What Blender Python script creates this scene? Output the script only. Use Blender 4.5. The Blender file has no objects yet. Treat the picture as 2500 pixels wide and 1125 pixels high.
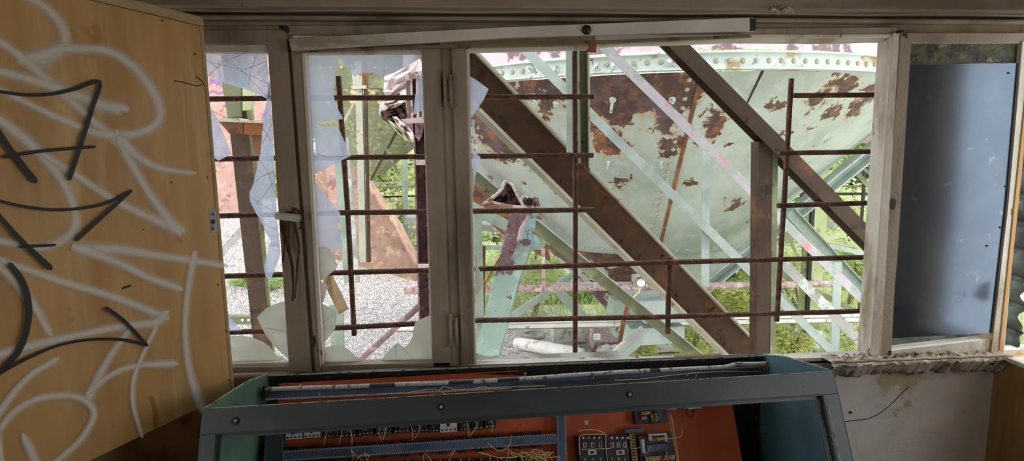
import bpy, bmesh, math, random
from mathutils import Vector, Matrix
random.seed(11)
S = bpy.context.scene
C = S.collection
V = Vector
# ------------------------------------------------------------------ camera
F_PX, CX, CY = 1400.0, 1250.0, 562.5
EYE = V((0, 0, 1.65))
YAW, PITCH, ROLL = math.radians(4.3), math.radians(7.6), math.radians(-0.7)
camd = bpy.data.cameras.new('camera'); cam = bpy.data.objects.new('camera', camd); C.objects.link(cam)
camd.sensor_width = 36; camd.lens = 36 * F_PX / 2500; camd.clip_start = 0.02; camd.clip_end = 500
RM = Matrix.Rotation(-YAW, 4, 'Z') @ Matrix.Rotation(math.pi/2 - PITCH, 4, 'X') @ Matrix.Rotation(ROLL, 4, 'Z')
cam.matrix_world = Matrix.Translation(EYE) @ RM
S.camera = cam
R3 = RM.to_3x3()
FWD = R3 @ V((0, 0, -1))

def ray(px, py):
    return (R3 @ V(((px - CX)/F_PX, -(py - CY)/F_PX, -1.0)))
def at(px, py, Y):                       # point of the world plane y = Y
    r = ray(px, py); return EYE + r * (Y / r.y)
def atx(px, py, X):
    r = ray(px, py); return EYE + r * (X / r.x)
def atz(px, py, Z):
    r = ray(px, py); return EYE + r * ((Z - EYE.z) / r.z)
def onplane(px, py, p, n):
    r = ray(px, py); return EYE + r * ((p - EYE).dot(n) / r.dot(n))
def pxof(p):
    q = R3.transposed() @ (p - EYE); return (CX + F_PX*q.x/-q.z, CY - F_PX*q.y/-q.z)
def depth(p): return (p - EYE).dot(FWD)

# ------------------------------------------------------------------ materials
def lin(c):
    o = []
    for v in c:
        v /= 255.0
        o.append(v/12.92 if v <= .04045 else ((v + .055)/1.055)**2.4)
    return (o[0], o[1], o[2], 1)

def mat(name, base, spots=(), rough=.7, metal=0, bump=0, bscale=60, vary=.12, vscale=6, stretch=None, spec=.4, alpha=1, transl=None, coord='Object'):
    """spots: (colour, scale, threshold, softness, detail[, stretch])"""
    m = bpy.data.materials.new(name); m.use_nodes = True
    nt = m.node_tree; nt.nodes.clear(); N = nt.nodes.new; L = nt.links.new
    out = N('ShaderNodeOutputMaterial'); b = N('ShaderNodeBsdfPrincipled')
    b.inputs['Roughness'].default_value = rough; b.inputs['Metallic'].default_value = metal
    b.inputs['Specular IOR Level'].default_value = spec
    tc = N('ShaderNodeTexCoord')
    def mapped(st, k=0):
        mp = N('ShaderNodeMapping'); L(tc.outputs[coord], mp.inputs['Vector'])
        if st: mp.inputs['Scale'].default_value = st
        mp.inputs['Location'].default_value = (k*3.7, k*1.3, k*2.1)
        return mp.outputs[0]
    nz = N('ShaderNodeTexNoise'); nz.inputs['Scale'].default_value = vscale; nz.inputs['Detail'].default_value = 6
    L(mapped(stretch), nz.inputs['Vector'])
    mr = N('ShaderNodeMapRange'); L(nz.outputs['Fac'], mr.inputs['Value'])
    mr.inputs['From Min'].default_value = .3; mr.inputs['From Max'].default_value = .7
    mr.inputs['To Min'].default_value = 1 - vary; mr.inputs['To Max'].default_value = 1 + vary
    mx = N('ShaderNodeVectorMath'); mx.operation = 'SCALE'
    mx.inputs[0].default_value = lin(base)[:3]; L(mr.outputs[0], mx.inputs['Scale'])
    cur = mx.outputs[0]
    hs = []
    for i, sp in enumerate(spots):
        col, sc, th, so, de = sp[:5]; st = sp[5] if len(sp) > 5 else None
        n = N('ShaderNodeTexNoise'); n.inputs['Scale'].default_value = sc; n.inputs['Detail'].default_value = de
        n.inputs['Roughness'].default_value = .62
        L(mapped(st, i + 1), n.inputs['Vector'])
        r = N('ShaderNodeMapRange'); r.interpolation_type = 'SMOOTHSTEP'; L(n.outputs['Fac'], r.inputs['Value'])
        r.inputs['From Min'].default_value = th - so; r.inputs['From Max'].default_value = th + so
        mi = N('ShaderNodeMix'); mi.data_type = 'RGBA'
        L(r.outputs[0], mi.inputs['Factor']); L(cur, mi.inputs['A']); mi.inputs['B'].default_value = lin(col)
        cur = mi.outputs['Result']; hs.append(r.outputs[0])
    L(cur, b.inputs['Base Color'])
    if bump:
        n = N('ShaderNodeTexNoise'); n.inputs['Scale'].default_value = bscale; n.inputs['Detail'].default_value = 5
        L(mapped(stretch), n.inputs['Vector'])
        h = n.outputs['Fac']
        for q in hs[:2]:
            a = N('ShaderNodeMath'); a.operation = 'MULTIPLY_ADD'; L(q, a.inputs[0]); a.inputs[1].default_value = -.5; L(h, a.inputs[2]); h = a.outputs[0]
        bp = N('ShaderNodeBump'); bp.inputs['Strength'].default_value = bump; bp.inputs['Distance'].default_value = .004
        L(h, bp.inputs['Height']); L(bp.outputs[0], b.inputs['Normal'])
    sh = b.outputs[0]
    if transl:
        t = N('ShaderNodeBsdfTranslucent'); t.inputs['Color'].default_value = lin(transl)
        if not spots: pass
        ms = N('ShaderNodeMixShader'); ms.inputs[0].default_value = .5; L(sh, ms.inputs[1]); L(t.outputs[0], ms.inputs[2]); sh = ms.outputs[0]
    if alpha < 1:
        t = N('ShaderNodeBsdfTransparent'); ms = N('ShaderNodeMixShader'); ms.inputs[0].default_value = alpha
        L(t.outputs[0], ms.inputs[1]); L(sh, ms.inputs[2]); sh = ms.outputs[0]
    L(sh, out.inputs['Surface'])
    m['nodes'] = 1
    return m

M = {}
M['frame'] = mat('aged_window_paint', (156,142,122), [((112,98,80), 5, .58, .12, 6, (1,1,.25)), ((60,46,36), 14, .70, .015, 8, (1,1,.4))], .6, bump=.5, bscale=80)
M['frame_light'] = mat('pale_peeling_paint', (212,206,192), [((165,146,118), 6, .6, .08, 7, (1,1,.3)), ((96,74,56), 18, .66, .015, 8, (1,1,.3))], .6, bump=.5)
M['slat'] = mat('white_slat_paint', (205,200,186), [((150,138,116), 5, .6, .08, 7, (.3,1,1)), ((60,44,34), 26, .72, .01, 8, (.3,1,1))], .55, bump=.3)
M['plaster'] = mat('grey_brown_plaster', (150,134,112), [((104,88,70), 3, .56, .12, 8), ((70,56,44), 11, .68, .03, 9)], .9, bump=.5, bscale=40)
M['lintel'] = mat('lintel_concrete', (150,138,120), [((112,98,80), 2.5, .55, .1, 8, (.3,1,1)), ((56,46,40), 13, .7, .015, 9)], .9, bump=.5, bscale=30)
M['brown_wall'] = mat('brown_wall_paint', (146,112,74), [((98,72,46), 4, .58, .1, 8), ((206,196,176), 9, .72, .02, 9)], .75, bump=.4)
M['white_wall'] = mat('flaking_white_limewash', (218,210,204), [((190,172,140), 3.2, .56, .03, 9), ((214,212,206), 5, .58, .02, 9), ((140,122,100), 11, .68, .03, 9), ((60,50,44), 30, .76, .01, 4)], .92, bump=.6, bscale=35)
M['rubble'] = mat('broken_plaster', (186,172,158), [((132,116,102), 14, .55, .08, 9), ((206,198,186), 20, .6, .05, 9), ((60,48,40), 24, .66, .03, 8)], .95, bump=1, bscale=90)
M['yellow_wood'] = mat('yellow_wood_panel', (190,148,92), [((160,118,70), 3, .55, .15, 8, (3,3,.3)), ((110,78,46), 16, .72, .02, 8)], .55, bump=.15)
M['floor'] = mat('dusty_floor', (120,108,94), [((80,70,60), 4, .55, .1, 8)], .9, bump=.5)
M['ply'] = mat('stained_plywood', (186,146,90), [((166,124,72), 2.2, .54, .16, 7, (3,3,.5)), ((196,162,108), 4, .6, .1, 5, (4,4,.4)), ((172,120,66), 9, .66, .05, 7), ((84,56,34), 42, .765, .012, 4)], .5, bump=.12, bscale=120, stretch=(3,3,.4))
M['sash_edge'] = mat('sash_edge_paint', (170,146,106), [((150,118,80), 8, .58, .1, 6)], .6)
M['rebar'] = mat('rusty_rebar', (92,66,54), [((128,92,72), 30, .56, .08, 6), ((60,40,34), 50, .6, .06, 6)], .85, bump=.8, bscale=200)
M['beam_brown'] = mat('rust_brown_steel', (74,52,36), [((112,70,38), 4.5, .58, .1, 8), ((54,38,30), 9, .6, .04, 9), ((44,32,28), 26, .70, .02, 6)], .8, bump=.5)
M['beam_dark'] = mat('dark_brown_steel', (66,50,36), [((98,66,42), 5, .6, .06, 8), ((40,32,30), 12, .62, .04, 8)], .8, bump=.4)
M['flange'] = mat('pale_flange_paint', (170,168,150), [((140,104,68), 12, .62, .04, 8), ((96,76,58), 20, .68, .02, 8)], .7, bump=.4)
M['mint'] = mat('mint_paint_steel', (144,158,144), [((122,136,122), 4, .55, .1, 6), ((134,92,64), 14, .7, .015, 9)], .6, bump=.3)
M['pale'] = mat('pale_grey_green_steel', (172,184,176), [((150,162,154), 5, .56, .1, 6), ((140,118,104), 22, .71, .02, 8)], .6, bump=.3)
M['pale_pink'] = mat('pink_tinged_pale_steel', (176,172,176), [((196,140,136), 9, .60, .04, 8, (1,1,1)), ((150,162,154), 7, .58, .05, 7), ((120,96,90), 28, .69, .02, 8)], .6, bump=.3)
M['grey_steel'] = mat('weathered_grey_steel', (156,154,148), [((186,196,186), 6, .58, .06, 7), ((110,100,94), 30, .62, .04, 7)], .7, bump=.3)
M['olive'] = mat('olive_green_steel', (108,112,84), [((146,148,108), 3, .56, .08, 7), ((96,66,42), 8, .64, .03, 8)], .7, bump=.3)
M['olive_light'] = mat('yellow_green_steel', (176,184,138), [((132,122,74), 7, .6, .06, 8), ((120,84,54), 16, .68, .02, 8)], .7, bump=.3)
M['rust'] = mat('orange_brown_rust', (112,76,52), [((150,100,58), 5, .56, .06, 8), ((84,56,44), 8, .6, .04, 8)], .85, bump=.6)
M['rust_purple'] = mat('purple_brown_rust', (128,104,108), [((168,140,136), 22, .56, .05, 7), ((90,70,76), 40, .6, .05, 6)], .85, bump=.6, bscale=120)
M['pink_rust'] = mat('pinkish_rusted_sheet', (188,150,138), [((150,108,104), 3.2, .6, .04, 8), ((112,84,96), 1.6, .66, .03, 8), ((206,172,160), 9, .6, .05, 6)], .8, bump=.3)
M['tan_rust'] = mat('tan_rusted_plate', (172,140,120), [((146,108,92), 2.2, .58, .1, 8), ((130,104,110), 4, .64, .05, 8), ((196,168,146), 6, .6, .06, 6)], .8, bump=.3)
M['pipe_pink'] = mat('pink_rusted_pipe', (176,152,148), [((140,104,98), 26, .56, .06, 8), ((210,190,184), 12, .58, .05, 6)], .8, bump=.5)
M['cyan_peel'] = mat('turquoise_peeling_paint', (150,190,190), [((116,88,96), 7, .57, .012, 9), ((172,210,200), 11, .56, .05, 6)], .65, bump=.6)
M['mint_peel'] = mat('mint_paint_with_rust_peel', (154,182,170), [((124,96,98), 3.2, .57, .01, 9), ((176,206,190), 9, .56, .05, 6), ((120,84,64), 26, .68, .012, 6)], .65, bump=.6)
M['torn'] = mat('torn_rusted_sheet', (84,58,48), [((196,170,160), 9, .60, .02, 8), ((50,34,30), 16, .55, .05, 8)], .85, bump=.8)
M['torn_pale'] = mat('torn_sheet_edge', (204,188,186), [((150,116,108), 12, .58, .03, 8)], .8, bump=.5)
M['white_rail'] = mat('whitish_rail_paint', (220,220,212), [((150,140,126), 14, .62, .05, 7)], .6)
M['concrete'] = mat('weathered_concrete', (186,184,176), [((140,136,124), 8, .56, .08, 8), ((96,88,78), 24, .66, .03, 8)], .95, bump=.6)
M['white_pipe'] = mat('white_plastic', (226,224,220), [((190,170,140), 5, .62, .06, 6)], .5)
M['black'] = mat('black_plastic', (26,26,28), [((52,50,48), 30, .62, .06, 5)], .5)
M['dark_metal'] = mat('dark_patina_metal', (44,42,40), [((80,74,66), 20, .6, .06, 6)], .5, metal=.3)
M['console'] = mat('grey_blue_console_paint', (66,73,73), [((50,56,57), 3, .55, .1, 7, (.4,1,1)), ((74,78,76), 16, .66, .05, 8), ((34,30,28), 34, .735, .01, 7)], .38, bump=.1, spec=.5)
M['console_edge'] = mat('worn_edge_paint', (168,168,156), [((96,92,84), 30, .55, .05, 8)], .5)
M['console_green'] = mat('mint_green_inner_paint', (94,128,110), [((76,106,92), 3, .56, .1, 6), ((50,56,50), 26, .73, .02, 7)], .5)
M['console_teal'] = mat('teal_inner_paint', (78,112,120), [((62,92,100), 3, .56, .1, 6), ((44,52,54), 26, .73, .02, 7)], .45)
M['orange'] = mat('orange_mounting_plate', (196,92,50), [((168,74,38), 3, .56, .12, 7), ((120,54,32), 22, .71, .03, 7)], .55)
M['duct'] = mat('slate_blue_plastic', (84,98,122), [((62,74,92), 9, .56, .1, 6)], .45)
M['duct_dark'] = mat('dusty_dark_duct', (58,62,72), [((92,92,94), 12, .6, .08, 6)], .6)
M['duct_light'] = mat('pale_slate_plastic', (128,140,158), (), .5)
M['contactor'] = mat('light_grey_plastic', (198,204,208), [((160,162,160), 20, .6, .08, 6)], .45)
M['relay'] = mat('dark_bakelite', (42,36,38), [((80,72,66), 30, .62, .05, 6)], .4)
M['brass'] = mat('brass_strip', (150,120,72), [((90,70,44), 60, .55, .05, 4)], .4, metal=.6)
M['screw'] = mat('dull_zinc', (196,192,184), [((130,120,110), 60, .55, .06, 4)], .4, metal=.7)
M['wire'] = mat('cream_wire', (226,206,150), (), .5)
M['wire_white'] = mat('white_spiral_wrap', (206,204,198), [((120,116,108), 40, .58, .05, 4)], .6)
M['wire_dark'] = mat('black_wire', (34,32,34), (), .5)
M['rag'] = mat('dried_brown_leather', (84,54,42), [((48,30,26), 30, .54, .06, 7, (1,1,.2))], .8, bump=.8)
M['handle'] = mat('aluminium_handle', (168,164,152), [((110,100,88), 20, .6, .06, 6)], .4, metal=.7)
M['bracket'] = mat('orange_rust_bracket', (140,88,50), [((92,58,36), 14, .55, .06, 7)], .8, bump=.4)
M['bolt_zinc'] = mat('pale_bolt', (204,214,212), [((150,140,130), 40, .58, .06, 4)], .5, metal=.2)
M['rivet'] = mat('rivet_paint', (176,176,150), [((140,100,64), 18, .55, .06, 5)], .7)
M['corrug'] = mat('dark_corrugated_sheet', (92,98,92), [((66,70,66), 5, .56, .1, 6), ((136,140,132), 14, .64, .05, 7)], .45, metal=.3)
M['foil'] = mat('mossy_foil_strip', (84,84,56), [((150,146,92), 12, .6, .04, 8), ((40,40,36), 9, .54, .06, 8)], .5, bump=.8)
M['red'] = mat('red_rubber', (226,84,70), (), .6)
M['debris'] = mat('loose_debris', (128,112,96), [((84,70,58), 30, .55, .1, 5)], .95)
M['lamp_glass'] = mat('white_lamp_glass', (244,246,244), (), .3)
M['wood_board'] = mat('weathered_board', (128,106,76), [((86,66,44), 8, .58, .06, 7, (1,1,.3))], .8, bump=.4)
M['grass'] = mat('grass_blades', (150,168,108), [((184,190,130), 3, .56, .1, 4)], .7, transl=(200,214,144))
M['leaf'] = mat('bright_leaves', (200,210,156), [((220,220,170), 1.6, .56, .08, 4), ((128,150,98), 2.3, .6, .06, 4)], .6, transl=(232,240,196))
M['leaf_dark'] = mat('deep_green_leaves', (146,170,116), [((180,194,130), 2, .56, .08, 4)], .6, transl=(200,220,150))
M['leaf_yellow'] = mat('yellowing_leaves', (186,190,120), [((160,180,112), 2, .5, .04, 4), ((206,180,96), 5, .64, .03, 4)], .6, transl=(222,222,150))
M['bark'] = mat('bark', (120,106,88), (), .9, bump=.5)
M['undergrowth'] = mat('undergrowth_soil', (176,172,148), [((140,150,110), 1.5, .52, .08, 8), ((200,188,170), 4, .6, .05, 8)], .95, bump=.6)

def gravel_mat():
    m = bpy.data.materials.new('pale_gravel'); m.use_nodes = True; nt = m.node_tree; N = nt.nodes.new; L = nt.links.new
    b = nt.nodes['Principled BSDF']; b.inputs['Roughness'].default_value = .9
    tc = N('ShaderNodeTexCoord'); vo = N('ShaderNodeTexVoronoi'); vo.inputs['Scale'].default_value = 28; L(tc.outputs['Object'], vo.inputs['Vector'])
    cr = N('ShaderNodeValToRGB'); L(vo.outputs['Color'], cr.inputs['Fac'])
    e = cr.color_ramp.elements; e[0].color = lin((168,154,148)); e[0].position = .1; e[1].color = lin((226,218,216)); e[1].position = .75
    vd = N('ShaderNodeTexVoronoi'); vd.feature = 'DISTANCE_TO_EDGE'; vd.inputs['Scale'].default_value = 28; L(tc.outputs['Object'], vd.inputs['Vector'])
    mr = N('ShaderNodeMapRange'); L(vd.outputs['Distance'], mr.inputs['Value']); mr.inputs['From Max'].default_value = .12
    mr.inputs['To Min'].default_value = .5; mr.inputs['To Max'].default_value = 1
    sc = N('ShaderNodeVectorMath'); sc.operation = 'SCALE'; L(cr.outputs['Color'], sc.inputs[0]); L(mr.outputs[0], sc.inputs['Scale'])
    L(sc.outputs[0], b.inputs['Base Color'])
    bp = N('ShaderNodeBump'); bp.inputs['Strength'].default_value = .8; bp.inputs['Distance'].default_value = .03
    L(mr.outputs[0], bp.inputs['Height']); L(bp.outputs[0], b.inputs['Normal'])
    return m
M['gravel'] = gravel_mat()

def glass_mat(name, cracks, alpha, c1=(196,202,214), c2=(214,222,238)):
    m = bpy.data.materials.new(name); m.use_nodes = True; nt = m.node_tree; nt.nodes.clear(); N = nt.nodes.new; L = nt.links.new
    out = N('ShaderNodeOutputMaterial'); b = N('ShaderNodeBsdfPrincipled'); b.inputs['Roughness'].default_value = .12
    b.inputs['Base Color'].default_value = lin(c1); b.inputs['Specular IOR Level'].default_value = .6
    tl = N('ShaderNodeBsdfTranslucent'); tl.inputs['Color'].default_value = lin(c2)
    m1 = N('ShaderNodeMixShader'); m1.inputs[0].default_value = .72; L(b.outputs[0], m1.inputs[1]); L(tl.outputs[0], m1.inputs[2])
    tr = N('ShaderNodeBsdfTransparent'); tr.inputs['Color'].default_value = (.96,.97,1,1)
    m2 = N('ShaderNodeMixShader'); L(tr.outputs[0], m2.inputs[1]); L(m1.outputs[0], m2.inputs[2])
    tc = N('ShaderNodeTexCoord'); nz = N('ShaderNodeTexNoise'); nz.inputs['Scale'].default_value = 9; nz.inputs['Detail'].default_value = 7; L(tc.outputs['Object'], nz.inputs['Vector'])
    mr = N('ShaderNodeMapRange'); L(nz.outputs['Fac'], mr.inputs['Value']); mr.inputs['From Min'].default_value = .35; mr.inputs['From Max'].default_value = .7
    mr.inputs['To Min'].default_value = alpha - .1; mr.inputs['To Max'].default_value = alpha + .12
    fac = mr.outputs[0]
    if cracks:
        for sc, st, w in ((9, (1.4,1,.5), .012), (22, (.5,1,1.6), .014), (40, (1,1,1), .016)):
            mp = N('ShaderNodeMapping'); mp.inputs['Scale'].default_value = st; mp.inputs['Rotation'].default_value = (0, sc*.07, 0); L(tc.outputs['Object'], mp.inputs['Vector'])
            vo = N('ShaderNodeTexVoronoi'); vo.feature = 'DISTANCE_TO_EDGE'; vo.inputs['Scale'].default_value = sc; L(mp.outputs[0], vo.inputs['Vector'])
            r = N('ShaderNodeMapRange'); L(vo.outputs['Distance'], r.inputs['Value']); r.inputs['From Max'].default_value = w*3
            r.inputs['To Min'].default_value = 1; r.inputs['To Max'].default_value = 0
            a = N('ShaderNodeMath'); a.operation = 'MAXIMUM'; L(fac, a.inputs[0]); L(r.outputs[0], a.inputs[1])
            if sc == 40:
                nn = N('ShaderNodeTexNoise'); nn.inputs['Scale'].default_value = 5; L(tc.outputs['Object'], nn.inputs['Vector'])
                g = N('ShaderNodeMath'); g.operation = 'GREATER_THAN'; L(nn.outputs['Fac'], g.inputs[0]); g.inputs[1].default_value = .52
                mu = N('ShaderNodeMath'); mu.operation = 'MULTIPLY'; L(g.outputs[0], mu.inputs[0]); L(r.outputs[0], mu.inputs[1]); L(mu.outputs[0], a.inputs[1])
            fac = a.outputs[0]
    L(fac, m2.inputs[0]); L(m2.outputs[0], out.inputs['Surface'])
    return m
M['glass'] = glass_mat('dusty_glass', False, .55)
M['glass_cracked'] = glass_mat('cracked_dusty_glass', True, .55)
M['glass_milky'] = glass_mat('milky_dirty_glass', False, .8, (206,206,194), (208,208,196))

def paint_mat(name, col, soft, op):
    m = bpy.data.materials.new(name); m.use_nodes = True; nt = m.node_tree; nt.nodes.clear(); N = nt.nodes.new; L = nt.links.new
    out = N('ShaderNodeOutputMaterial'); b = N('ShaderNodeBsdfPrincipled'); b.inputs['Base Color'].default_value = lin(col); b.inputs['Roughness'].default_value = .6
    tr = N('ShaderNodeBsdfTransparent'); ms = N('ShaderNodeMixShader')
    uv = N('ShaderNodeUVMap'); sx = N('ShaderNodeSeparateXYZ'); L(uv.outputs[0], sx.inputs[0])
    ab = N('ShaderNodeMath'); ab.operation = 'ABSOLUTE'; L(sx.outputs['Y'], ab.inputs[0])
    tc = N('ShaderNodeTexCoord'); nz = N('ShaderNodeTexNoise'); nz.inputs['Scale'].default_value = 300; L(tc.outputs['Object'], nz.inputs['Vector'])
    ad = N('ShaderNodeMath'); ad.operation = 'MULTIPLY_ADD'; L(nz.outputs['Fac'], ad.inputs[0]); ad.inputs[1].default_value = .35*soft; L(ab.outputs[0], ad.inputs[2])
    r = N('ShaderNodeMapRange'); r.interpolation_type = 'SMOOTHSTEP'; L(ad.outputs[0], r.inputs['Value'])
    r.inputs['From Min'].default_value = 1 - soft; r.inputs['From Max'].default_value = 1; r.inputs['To Min'].default_value = op; r.inputs['To Max'].default_value = 0
    L(r.outputs[0], ms.inputs[0]); L(tr.outputs[0], ms.inputs[1]); L(b.outputs[0], ms.inputs[2]); L(ms.outputs[0], out.inputs['Surface'])
    return m
M['spray'] = paint_mat('white_spray_paint', (222,216,202), .8, .8)
M['marker'] = paint_mat('black_marker_paint', (14,13,14), .25, .97)
M['purple_spray'] = paint_mat('purple_spray_paint', (120,90,190), .6, .8)

# ------------------------------------------------------------------ mesh helpers
def link(name, bm, material, parent=None, smooth=False):
    me = bpy.data.meshes.new(name); bmesh.ops.recalc_face_normals(bm, faces=bm.faces)
    if smooth:
        for f in bm.faces: f.smooth = True
    bm.to_mesh(me); bm.free()
    o = bpy.data.objects.new(name, me); C.objects.link(o)
    if material: me.materials.append(M[material] if isinstance(material, str) else material)
    if parent is not None: adopt(o, parent)
    return o
def adopt(o, parent):
    o.parent = parent; bpy.context.view_layer.update() if False else None
    pw = Matrix.Translation(worldloc(parent)); o.matrix_parent_inverse = pw.inverted()
def worldloc(o):
    # every parent here is either an empty at a world location without parent, or a mesh whose own basis is identity
    if o.type == 'EMPTY': return V(o.location)
    if o.get('basis_world'): return V(o.location)
    return V((0, 0, 0))
def thing(name, label, cat, loc, group=None):
    o = bpy.data.objects.new(name, None); C.objects.link(o); o.location = loc; o.empty_display_size = .1
    o['label'] = label; o['category'] = cat
    if group: o['group'] = group
    return o
def tag(o, label, cat, group=None, kind=None):
    o['label'] = label; o['category'] = cat
    if group: o['group'] = group
    if kind: o['kind'] = kind
    return o
def struct(o):
    o['kind'] = 'structure'; return o

def bx(bm, c, sx, sy, sz, ax=None):
    """box, centre c, full sizes, axes ax = (X,Y,Z) unit vectors"""
    X, Y, Z = ax or (V((1,0,0)), V((0,1,0)), V((0,0,1)))
    vs = []
    for k in (-.5, .5):
        for i, j in ((-.5,-.5), (.5,-.5), (.5,.5), (-.5,.5)):
            vs.append(bm.verts.new(V(c) + X*(i*sx) + Y*(j*sy) + Z*(k*sz)))
    a = vs
    for q in ((0,3,2,1), (4,5,6,7), (0,1,5,4), (1,2,6,5), (2,3,7,6), (3,0,4,7)): bm.faces.new([a[i] for i in q])
def boxw(bm, x0, x1, y0, y1, z0, z1):
    bx(bm, ((x0+x1)/2, (y0+y1)/2, (z0+z1)/2), abs(x1-x0), abs(y1-y0), abs(z1-z0))
def prism(bm, pts, d):
    """closed polygon pts (world) extruded by vector d"""
    n = len(pts); a = [bm.verts.new(p) for p in pts]; b = [bm.verts.new(V(p) + d) for p in pts]
    bm.faces.new(a); bm.faces.new(b[::-1])
    for i in range(n): bm.faces.new((a[i], b[i], b[(i+1) % n], a[(i+1) % n]))
def pxprism(bm, pts, Y, dy):
    prism(bm, [at(x, y, Y) for x, y in pts], V((0, dy, 0)))
def bevel(bm, w, seg=1):
    bmesh.ops.bevel(bm, geom=list(bm.edges), offset=w, segments=seg, affect='EDGES', clamp_overlap=True)
def frame_of(t):
    t = t.normalized(); u = V((0,0,1)) if abs(t.z) < .95 else V((1,0,0))
    a = t.cross(u).normalized(); return a, t.cross(a).normalized()
def tube(bm, pts, r, seg=10, cap=True, jit=0):
    pts = [V(p) for p in pts]; rs = r if isinstance(r, (list, tuple)) else [r]*len(pts)
    rings = []; a = None
    for i, p in enumerate(pts):
        t = (pts[min(i+1, len(pts)-1)] - pts[max(i-1, 0)]).normalized()
        if a is None: a, b = frame_of(t)
        else:
            a = (a - t*a.dot(t)).normalized(); b = t.cross(a)
        rings.append([bm.verts.new(p + (a*math.cos(2*math.pi*k/seg) + b*math.sin(2*math.pi*k/seg))*(rs[i]*(1 + random.uniform(-jit, jit)))) for k in range(seg)])
    for i in range(len(rings)-1):
        for k in range(seg):
            bm.faces.new((rings[i][k], rings[i][(k+1) % seg], rings[i+1][(k+1) % seg], rings[i+1][k]))
    if cap: bm.faces.new(rings[0][::-1]); bm.faces.new(rings[-1])
def smoothpath(pts, n=6):
    """Catmull-Rom"""
    P = [V(p) for p in pts]
    if len(P) < 3: return P
    out = []
    for i in range(len(P)-1):
        p0 = P[max(i-1, 0)]; p1 = P[i]; p2 = P[i+1]; p3 = P[min(i+2, len(P)-1)]
        for k in range(n):
            t = k/n
            out.append(.5*((2*p1) + (p2-p0)*t + (2*p0-5*p1+4*p2-p3)*t*t + (3*p1-p0-3*p2+p3)*t**3))
    out.append(P[-1]); return out
def lathe(bm, prof, c, seg=64, a0=0, a1=2*math.pi, axis=None):
    """prof list of (r,z); about vertical through c"""
    full = abs(a1 - a0 - 2*math.pi) < 1e-6
    n = seg if full else seg + 1; rings = []
    for r, z in prof:
        rings.append([bm.verts.new(V((c[0] + r*math.sin(a0 + (a1-a0)*k/seg), c[1] - r*math.cos(a0 + (a1-a0)*k/seg), z))) for k in range(n)])
    for i in range(len(rings)-1):
        for k in range(n if full else n-1):
            bm.faces.new((rings[i][k], rings[i][(k+1) % n], rings[i+1][(k+1) % n], rings[i+1][k]))
def disc(bm, c, n, r, h, seg=16, r2=None):
    tube(bm, [V(c), V(c) + n.normalized()*h], [r, r if r2 is None else r2], seg)

def sweep(bm, P0, P1, outline, u, v):
    a = [bm.verts.new(P0 + u*x + v*y) for x, y in outline]; b = [bm.verts.new(P1 + u*x + v*y) for x, y in outline]
    n = len(a); bm.faces.new(a[::-1]); bm.faces.new(b)
    for i in range(n): bm.faces.new((a[i], a[(i+1) % n], b[(i+1) % n], b[i]))
def outline(kind, w, d, t):
    h = w/2
    if kind == 'box': return [(-h,0), (h,0), (h,d), (-h,d)]
    if kind == 'plate': return [(-h,0), (h,0), (h,t), (-h,t)]
    if kind == 'L': return [(-h,0), (h,0), (h,d), (h-t,d), (h-t,t), (-h,t)]            # leg goes back at the upper edge
    if kind == 'Ll': return [(-h,0), (h,0), (h,t), (-h+t,t), (-h+t,d), (-h,d)]         # leg goes back at the lower edge
    if kind == 'C': return [(-h,0), (-h+t,0), (-h+t,d-t), (h-t,d-t), (h-t,0), (h,0), (h,d), (-h,d)]   # open to the viewer
    if kind == 'I':
        m = d/2; return [(-h,0), (-h+t,0), (-h+t,m-t/2), (h-t,m-t/2), (h-t,0), (h,0), (h,d), (h-t,d), (h-t,m+t/2), (-h+t,m+t/2), (-h+t,d), (-h,d)]
    if kind == 'H':                                                                     # flange faces the viewer
        m = t/2; return [(-h,0), (h,0), (h,t), (m,t), (m,d-t), (h,d-t), (h,d), (-h,d), (-h,d-t), (-m,d-t), (-m,t), (-h,t)]
def member(p0, p1, Y0, Y1, wpx, ext=(0,0)):
    A = at(*p0, Y0); B = at(*p1, Y1); t = (B - A); L = t.length; t.normalize()
    A2 = A - t*ext[0]; B2 = B + t*ext[1]
    w = wpx*(depth(A)+depth(B))/2/F_PX
    v = V((0,1,0)); v = (v - t*v.dot(t)).normalized(); u = v.cross(t)
    if u.z < 0 or (abs(u.z) < .2 and u.x < 0): u = -u
    return A2, B2, w, u, v
def beam(name, label, cat, p0, p1, Y0, Y1, wpx, kind, d, t, m, ext=(0,0), group=None, parent=None):
    A, B, w, u, v = member(p0, p1, Y0, Y1, wpx, ext)
    bm = bmesh.new()
    if kind == 'round': 
        n = 12; tube(bm, [A.lerp(B, i/n) for i in range(n+1)], w/2, 14)
        o = link(name, bm, m, parent, smooth=True)
    else:
        sweep(bm, A, B, outline(kind, w, d, t), u, v); o = link(name, bm, m, parent)
    if parent is None: tag(o, label, cat, group)
    return o

# =================================================================== THE ROOM
WY = 2.10                                   # inner face of the window wall
XL, XR, YB = -1.25, 2.135, -3.2
zt = at(600, 72, WY).z                      # head of the window frame
zs = 0.842                                  # top of the wall under the window
# wall under the windows
bm = bmesh.new(); boxw(bm, XL-.2, 1.0, WY, WY+.06, 0, zs); boxw(bm, XL-.2, 1.0, WY+.06, WY+.2, 0, .76); struct(link('wall_front', bm, 'brown_wall'))
bm = bmesh.new(); boxw(bm, 1.0, XR+.2, WY, WY+.06, 0, zs-.012); boxw(bm, 1.0, XR+.2, WY+.06, WY+.2, 0, .76)
struct(link('wall_front_right', bm, 'white_wall'))
bm = bmesh.new(); boxw(bm, XL-.2, XR+.2, WY+.02, WY+.2, zt-.002, 2.75); struct(link('wall_front_upper', bm, 'plaster'))
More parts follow.
